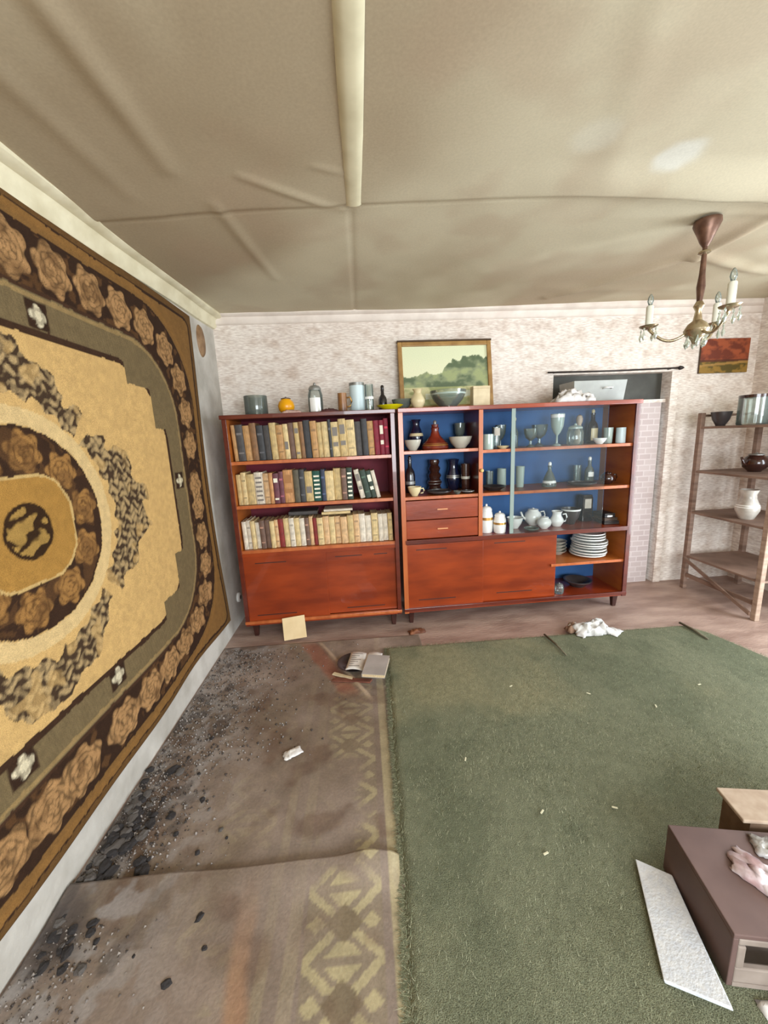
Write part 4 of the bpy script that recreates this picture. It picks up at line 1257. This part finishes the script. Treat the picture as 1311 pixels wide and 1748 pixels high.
MB().lathe([(0, O(1.655)), (.012, O(1.66)), (.02, O(1.68)), (.044, O(1.70)), (.05, O(1.72)), (.036, O(1.745)), (.018, O(1.76)), (.012, O(1.80)), (.022, O(1.82)), (.012, O(1.84)), (0, O(1.84))], 20).build('hub', m_bright, ch, smooth='auto')
vd = Vector((CHX, CHY, 0)).normalized(); lat = Vector((vd.y, -vd.x, 0))
for ph in (190, 303, 68):
    a = math.radians(ph); dv = lat * math.cos(a) + vd * math.sin(a)
    ar = []
    for k_ in range(13):
        t = k_ / 12
        r_ = .03 + .155 * t
        z = O(1.715) - .035 * math.sin(t * PI * 1.05) + .03 * t * t
        ar.append((dv.x * r_, dv.y * r_, z))
    arm = MB().tube(ar, .0065, 8).build('arm', m_bright, ch, smooth=True)
    tip = Vector(ar[-1])
    MB().lathe([(0, 0), (.012, 0), (.036, .010), (.040, .016), (.030, .012), (.010, .006), (0, .006)], 18, tip).build('drip_pan', m_bright, arm, smooth='auto')
    MB().lathe([(0, .006), (.0155, .006), (.0155, .10), (.012, .105), (0, .105)], 14, tip).build('candle_tube', m_candle, arm, smooth='auto')
    MB().lathe([(0, .105), (.007, .105), (.013, .125), (.010, .142), (.003, .155), (0, .156)], 12, tip).build('bulb', g_clear, arm, smooth=True)
    for j in range(4):
        an = j * PI / 2 + .4
        q = tip + Vector((.034 * math.cos(an), .034 * math.sin(an), .008))
        MB().lathe([(0, -.062), (.005, -.052), (.009, -.040), (.004, -.026), (.002, -.018), (.005, -.012), (.002, -.004), (0, 0)], 6, q).build('crystal_drop', g_cry, arm)
for j in range(6):
    an = j * PI / 3
    MB().lathe([(0, -.06), (.006, -.05), (.010, -.036), (.004, -.02), (.002, -.01), (0, 0)], 6, (.036 * math.cos(an), .036 * math.sin(an), O(1.70))).build('crystal_drop', g_cry, ch)

# ------------------------------------------------------------------ brown box and boards at the lower right
ANG = math.atan2(-.048, .257)
bxo = thing('wooden_box', 'brown wooden box with an open slot front on the green carpet', 'box', (.775, .617, .022), (0, 0, ANG))
m_box = mat('brown_fibreboard', (112, 88, 82), (92, 70, 66), .6, 5, bump=.08)
m_boxin = mat('pale_box_frame', (156, 142, 132), (126, 112, 102), .7, 10)
m_black = mat('black_slot_lining', (22, 24, 28), None, .6)
BW, BD, BH = .46, .25, .152
MB().box(0, 0, BH - .012, BW, BD, BH).build('top_board', m_box, bxo, bevel=.002)
MB().box(0, .0, 0, .012, BD, BH - .012).build('side_board', m_box, bxo, bevel=.002)
MB().box(BW - .012, 0, 0, BW, BD, BH - .012).build('side_board', m_box, bxo, bevel=.002)
MB().box(.012, BD - .012, 0, BW - .012, BD, BH - .012).build('rear_board', m_box, bxo)
MB().box(.012, .0, 0, BW - .012, BD - .012, .012).build('bottom_board', m_boxin, bxo)
MB().box(.012, .0, .012, BW - .012, .014, .055).build('front_rail', m_boxin, bxo, bevel=.003)
MB().box(.012, .0, .122, BW - .012, .014, BH - .012).build('front_rail', m_boxin, bxo, bevel=.003)
MB().box(.012, .0, .055, .030, .014, .118).build('front_stile', m_boxin, bxo, bevel=.003)
MB().box(.012, .10, .012, BW - .012, .106, BH - .012).build('lining', m_black, bxo)
tag(crumple('paper_scrap', .10, .03, .02, m_wrag, 21, 10, 6, loc=(.862, .567, .018), rot=(0, 0, ANG)), 'torn white scrap below the open slot of the brown box', 'paper')

# packets lying on the box
m_foil = mat('silvery_packet', (206, 206, 206), (130, 122, 116), .22, 30, metal=.2)
m_foil2 = mat('white_pink_packet', (226, 214, 218), (170, 140, 140), .25, 22)
tag(crumple('foil_packet', .085, .15, .03, m_foil2, 31, 12, 16, loc=(.955, .70, .175), rot=(0, 0, .5)), 'glossy white and pink packet lying on the brown box', 'packet')
tag(crumple('foil_packet', .08, .06, .028, m_foil, 37, 12, 10, loc=(1.035, .775, .175), rot=(0, 0, -.3)), 'silvery crumpled packet behind the white and pink one', 'packet')

# white foam slab leaning on the box
f_ = MB()
A0, A1 = Vector((.756, .885, .020)), Vector((.640, .632, .020)); B0, B1 = Vector((.812, .818, .046)), Vector((.724, .560, .085))
B1 = A1 + (B0 - A0) * 1.45 - (A1 - A0) * .10
nrm = (A1 - A0).cross(B0 - A0).normalized()
if nrm.z < 0:
    nrm = -nrm
tk = nrm * .010
f_.hexa([A0, A1, B1, B0], [A0 + tk, A1 + tk, B1 + tk, B0 + tk])
fo = f_.build('foam_slab', mat('white_foam', (236, 240, 246), (222, 228, 238), .9, 60, bump=.2, bscale=160), None, bevel=.002)
tag(fo, 'long white foam slab leaning on the side of the brown box', 'foam slab')

# beige carton behind it
e = thing('cardboard_box', 'beige cardboard box behind the brown box at the frame edge', 'box', (1.022, .788, .022), (0, 0, ANG + .02))
m_card = mat('beige_cardboard', (182, 162, 142), (164, 142, 122), .85, 25)
MB().box(.02, .06, 0, .40, .16, .15).build('body', mat('dark_cardboard_side', (120, 96, 76), (100, 78, 60), .85, 25), e)
MB().box(0, .0585, .1505, .42, .165, .162).build('lid', m_card, e, bevel=.003)

# ------------------------------------------------------------------ things on the floor
# pile of books in front of the bookcase
def flatbook(name, label, loc, rz, w, d, t, cover, hard=True, curl=0):
    e = thing(name, label, 'book', loc, (0, 0, rz))
    MB().box(-w / 2 + .003, -d / 2 + .002, .002, w / 2 - .003, d / 2 - .002, t - .002).build('pages', m_pages if hard else m_white, e)
    MB().box(-w / 2, -d / 2, 0, w / 2, d / 2, .002).build('cover', cover, e)
    MB().box(-w / 2, -d / 2, t - .002, w / 2, d / 2, t).build('cover', cover, e)
    MB().box(-w / 2, -d / 2, .002, -w / 2 + .003, d / 2, t - .002).build('spine', cover, e)
    return e


m_gcover = mat('pale_grey_cover', (178, 172, 168), (160, 154, 150), .5, 8)
m_dcover = mat('dark_grey_cover', (84, 80, 78), (62, 58, 58), .6, 8)
V('plate', 'dark grey plate under the papers on the floor', 'plate', 'dish', (-.105, 2.035, .006), .20, .022, m_dgrey)
e = thing('open_notebook', 'white open notebook lying on the dark plate', 'notebook', (-.045, 2.015, .030), (.0, 0, -.17))
m_sheet = mat('white_paper', (236, 232, 226), (216, 210, 204), .8, 20)
for i_, (a, b_) in enumerate(((-.095, .0), (.0, .095))):
    xs = np.linspace(a, b_, 8); ys_ = np.linspace(-.085, .085, 10)
    o = grid_mesh('page', xs, ys_, lambda X, Y: np.stack([X, Y, .006 + .012 * np.sin(np.clip(np.abs(X) / .095, 0, 1) * PI) * .7 + .006 * fbm(X * 30 + 2, Y * 30, 2)], -1), m_sheet, None, e)
    sd = o.modifiers.new('thickness', 'SOLIDIFY'); sd.thickness = .005; sd.offset = -1
for i_ in range(7):
    MB().box(-.082, .06 - i_ * .02, .018, -.02 - .015 * (i_ % 3), .063 - i_ * .02, .0185).build('pencil_line', m_dgrey, e)
flatbook('book', 'pale grey book on top of the open notebook', (.020, 1.925, .051), -.22, .125, .185, .020, m_gcover)
e = thing('torn_strip', 'torn reddish-brown cardboard strip beside the floor papers', 'cardboard', (-.115, 1.895, .007), (0, 0, -.12))
MB().hexa([(-.11, -.012, 0), (.10, -.03, 0), (.11, -.005, 0), (-.09, .018, 0)], [(-.11, -.012, .004), (.10, -.03, .010), (.11, -.005, .010), (-.09, .018, .004)]).build('strip', mat('reddish_cardboard', (128, 78, 60), (104, 60, 46), .85, 20), e)
MB().hexa([(-.12, .045, 0), (.0, -.005, .0), (.0, .010, .0), (-.11, .065, 0)], [(-.12, .045, .006), (.0, -.005, .012), (.0, .010, .012), (-.11, .065, .006)]).build('pale_edge', m_carton, e)

# card leaning on the bookcase foot
e = MB().box(0, 0, 0, .15, .004, .145).build('card', mat('cream_card', (232, 208, 164), (222, 196, 150), .8, 12), None, (-.575, 2.372, .006), (-.42, -.10, TH), bevel=.001)
tag(e, 'cream card leaning against the bottom of the bookcase', 'card')
# brown scrap by the middle legs
tag(crumple('leather_scrap', .11, .05, .04, mat('rusty_brown_scrap', (128, 76, 44), (92, 50, 30), .7, 30), 41, loc=(.31, 2.375, .001), rot=(0, 0, .2)), 'rusty brown scrap on the floor near the middle cabinet legs', 'scrap')
# crumpled bag
bgx = thing('plastic_bag', 'crumpled white plastic bag at the far edge of the green carpet', 'bag', (1.42, 2.205, .020), (0, 0, .1))
crumple('bag_body', .24, .14, .10, m_plastic, 51, 22, 14, bgx)
crumple('brown_flap', .10, .07, .075, mat('brown_bag_part', (150, 120, 98), (118, 90, 72), .8, 20), 55, 12, 10, bgx, loc=(-.10, .03, .0))
crumple('bag_corner', .10, .08, .02, m_plastic, 57, 10, 8, bgx, loc=(.12, -.05, 0), rot=(0, 0, .5))
# paper scrap
tag(crumple('paper_scrap', .075, .045, .014, m_wrag, 61, 12, 8, loc=(-.357, 1.423, .006), rot=(0, 0, .5)), 'small white paper scrap on the linoleum left of the carpet', 'paper')
# sticks on the carpet
m_stick = mat('grey_stick', (112, 104, 82), (86, 78, 60), .8, 30)
for (p0, p1, r_, lab) in (((1.10, 2.185), (1.115, 1.945), .006, 'straight stick lying on the far part of the green carpet'), ((2.02, 2.21), (2.02, 2.0), .007, 'dark stick at the far right corner of the green carpet')):
    o = MB().tube([(p0[0], p0[1], .026), ((p0[0] + p1[0]) / 2 + .006, (p0[1] + p1[1]) / 2, .028), (p1[0], p1[1], .025)], [r_, r_ * 1.1, r_ * .7], 8).build('stick', m_stick, smooth=True)
    tag(o, lab, 'stick')

# plaster rubble along the left wall ----------------------------------------
m_chunk = mat('dark_soot_chunk', (58, 54, 54), (36, 32, 32), .9, 60, bump=.4)
m_crumb = vmat('plaster_crumb', .95, 80, .2, .2)


def chunk_mesh(seed):
    bm = bmesh.new(); bmesh.ops.create_icosphere(bm, subdivisions=2, radius=1)
    rr = random.Random(seed)
    for v in bm.verts:
        v.co *= rr.uniform(.72, 1.12) * (1 + .35 * noise.noise(v.co * 1.3 + Vector((seed * 7, 0, 0)))); v.co.z = max(v.co.z * .7, -.25)
    me = bpy.data.meshes.new('rubble_chunk'); bm.to_mesh(me); bm.free(); me.materials.append(m_chunk)
    return me


cms = [chunk_mesh(s_) for s_ in range(6)]
m_chunk2 = mat('grey_plaster_chunk', (108, 102, 98), (72, 66, 62), .9, 60, bump=.4)
for _c in cms[4:]:
    _c.materials[0] = m_chunk2
rc = random.Random(23)


def chunk(x, y, s_, kind):
    o = bpy.data.objects.new('rubble_chunk', cms[rc.randrange(6)]); COL.objects.link(o)
    o.location = (x, y, .004 + s_ * .22); o.scale = (s_ * rc.uniform(.8, 1.5), s_, s_ * .8); o.rotation_euler = (0, 0, rc.uniform(0, 6))
    lab, grp = CH_LAB[kind]
    tag(o, lab, 'rubble', grp)


CH_LAB = {'heap': ('dark chunk of fallen plaster in the heap against the left wall', 'chunks of the dark heap by the left wall'),
          'near': ('dark chunk of plaster by the wall on the nearer linoleum sheet', 'dark chunks by the wall on the nearer linoleum'),
          'loose': ('small loose dark chunk lying apart on the dusty floor', 'loose dark chunks away from the wall')}
for i_ in range(78):
    x = -.935 + abs(rc.gauss(0, .075)); y = rc.gauss(1.15, .10)
    chunk(x, min(max(y, 1.0), 1.40), rc.uniform(.006, .021), 'heap')
for i_ in range(18):
    chunk(-.925 + abs(rc.gauss(0, .05)), rc.uniform(.76, .93), rc.uniform(.006, .016), 'near')
for (x, y) in ((-.66, 1.24), (-.62, 1.20), (-.70, 1.12), (-.55, 1.12), (-.52, 1.09), (-.60, 1.05), (-.72, 1.36), (-.80, 1.45), (-.78, .84), (-.66, .80), (-.52, .87), (-.48, .80), (-.55, .74), (-.88, 1.62), (-.74, 1.55), (-.86, 1.8), (-.7, 1.75)):
    chunk(x, y, rc.uniform(.005, .011), 'loose')


def crumbs():
    rs = np.random.RandomState(9); n = 5200
    tet = np.array([[1, 0, 0], [-.5, .87, 0], [-.5, -.87, 0], [0, 0, 1.1]])
    fa = np.array([[0, 1, 3], [1, 2, 3], [2, 0, 3], [0, 2, 1]])
    y = .55 + 1.75 * rs.rand(n); x = -.94 + np.abs(rs.randn(n)) * (.14 + .10 * (y > 1.4))
    k_ = x < .02; x, y = x[k_], y[k_]; n = len(x)
    s = .0018 + .0058 * rs.rand(n) ** 2.5
    a = rs.rand(n) * 6.28
    P3 = []
    ca, sa = np.cos(a), np.sin(a)
    for t in tet:
        P3.append(np.stack([x + s * (t[0] * ca - t[1] * sa), y + s * (t[0] * sa + t[1] * ca), .004 + s * t[2]], -1))
    P3 = np.stack(P3, 1).reshape(-1, 3)
    F3 = (np.arange(n)[:, None, None] * 4 + fa[None]).reshape(-1, 3)
    tone = np.where(rs.rand(n)[:, None] < .55, L(150, 142, 136), L(84, 76, 72)) * (.7 + .5 * rs.rand(n))[:, None]
    o = raw_mesh('plaster_crumbs', P3, F3, m_crumb, np.repeat(tone, 4, 0), smooth=False)
    o['kind'] = 'stuff'; tag(o, 'grey plaster crumbs and dust strewn along the left wall', 'debris')


crumbs()
# pale lint flecks on the carpet
m_lint = mat('pale_lint', (206, 200, 170), None, .9)
rl = random.Random(4)
for i_, (x, y) in enumerate(((.55, 1.06), (.50, .93), (1.30, 1.50), (.70, 1.72), (1.62, 1.62), (.35, 1.30), (.80, 1.05), (1.05, 1.62))):
    o = MB().box(-.009, -.003, 0, .009, .003, .003).build('lint_fleck', m_lint, None, (x, y, .0215), (0, 0, rl.uniform(0, 3)), bevel=.001)
    tag(o, 'tiny pale lint fleck on the green carpet', 'lint', 'pale flecks on the green carpet')
# white wall socket low by the bookcase
so_ = thing('wall_socket', 'small round white socket low on the left wall beside the bookcase', 'socket', (XL, 2.70, .20), (0, PI / 2, 0))
MB().lathe([(0, 0), (.036, 0), (.036, .012), (.028, .018), (0, .018)], 20).build('cover', m_white, so_, smooth='auto')
MB().lathe([(0, .0181), (.016, .0181), (.016, .0195), (0, .0195)], 16).build('insert', m_dgrey, so_)
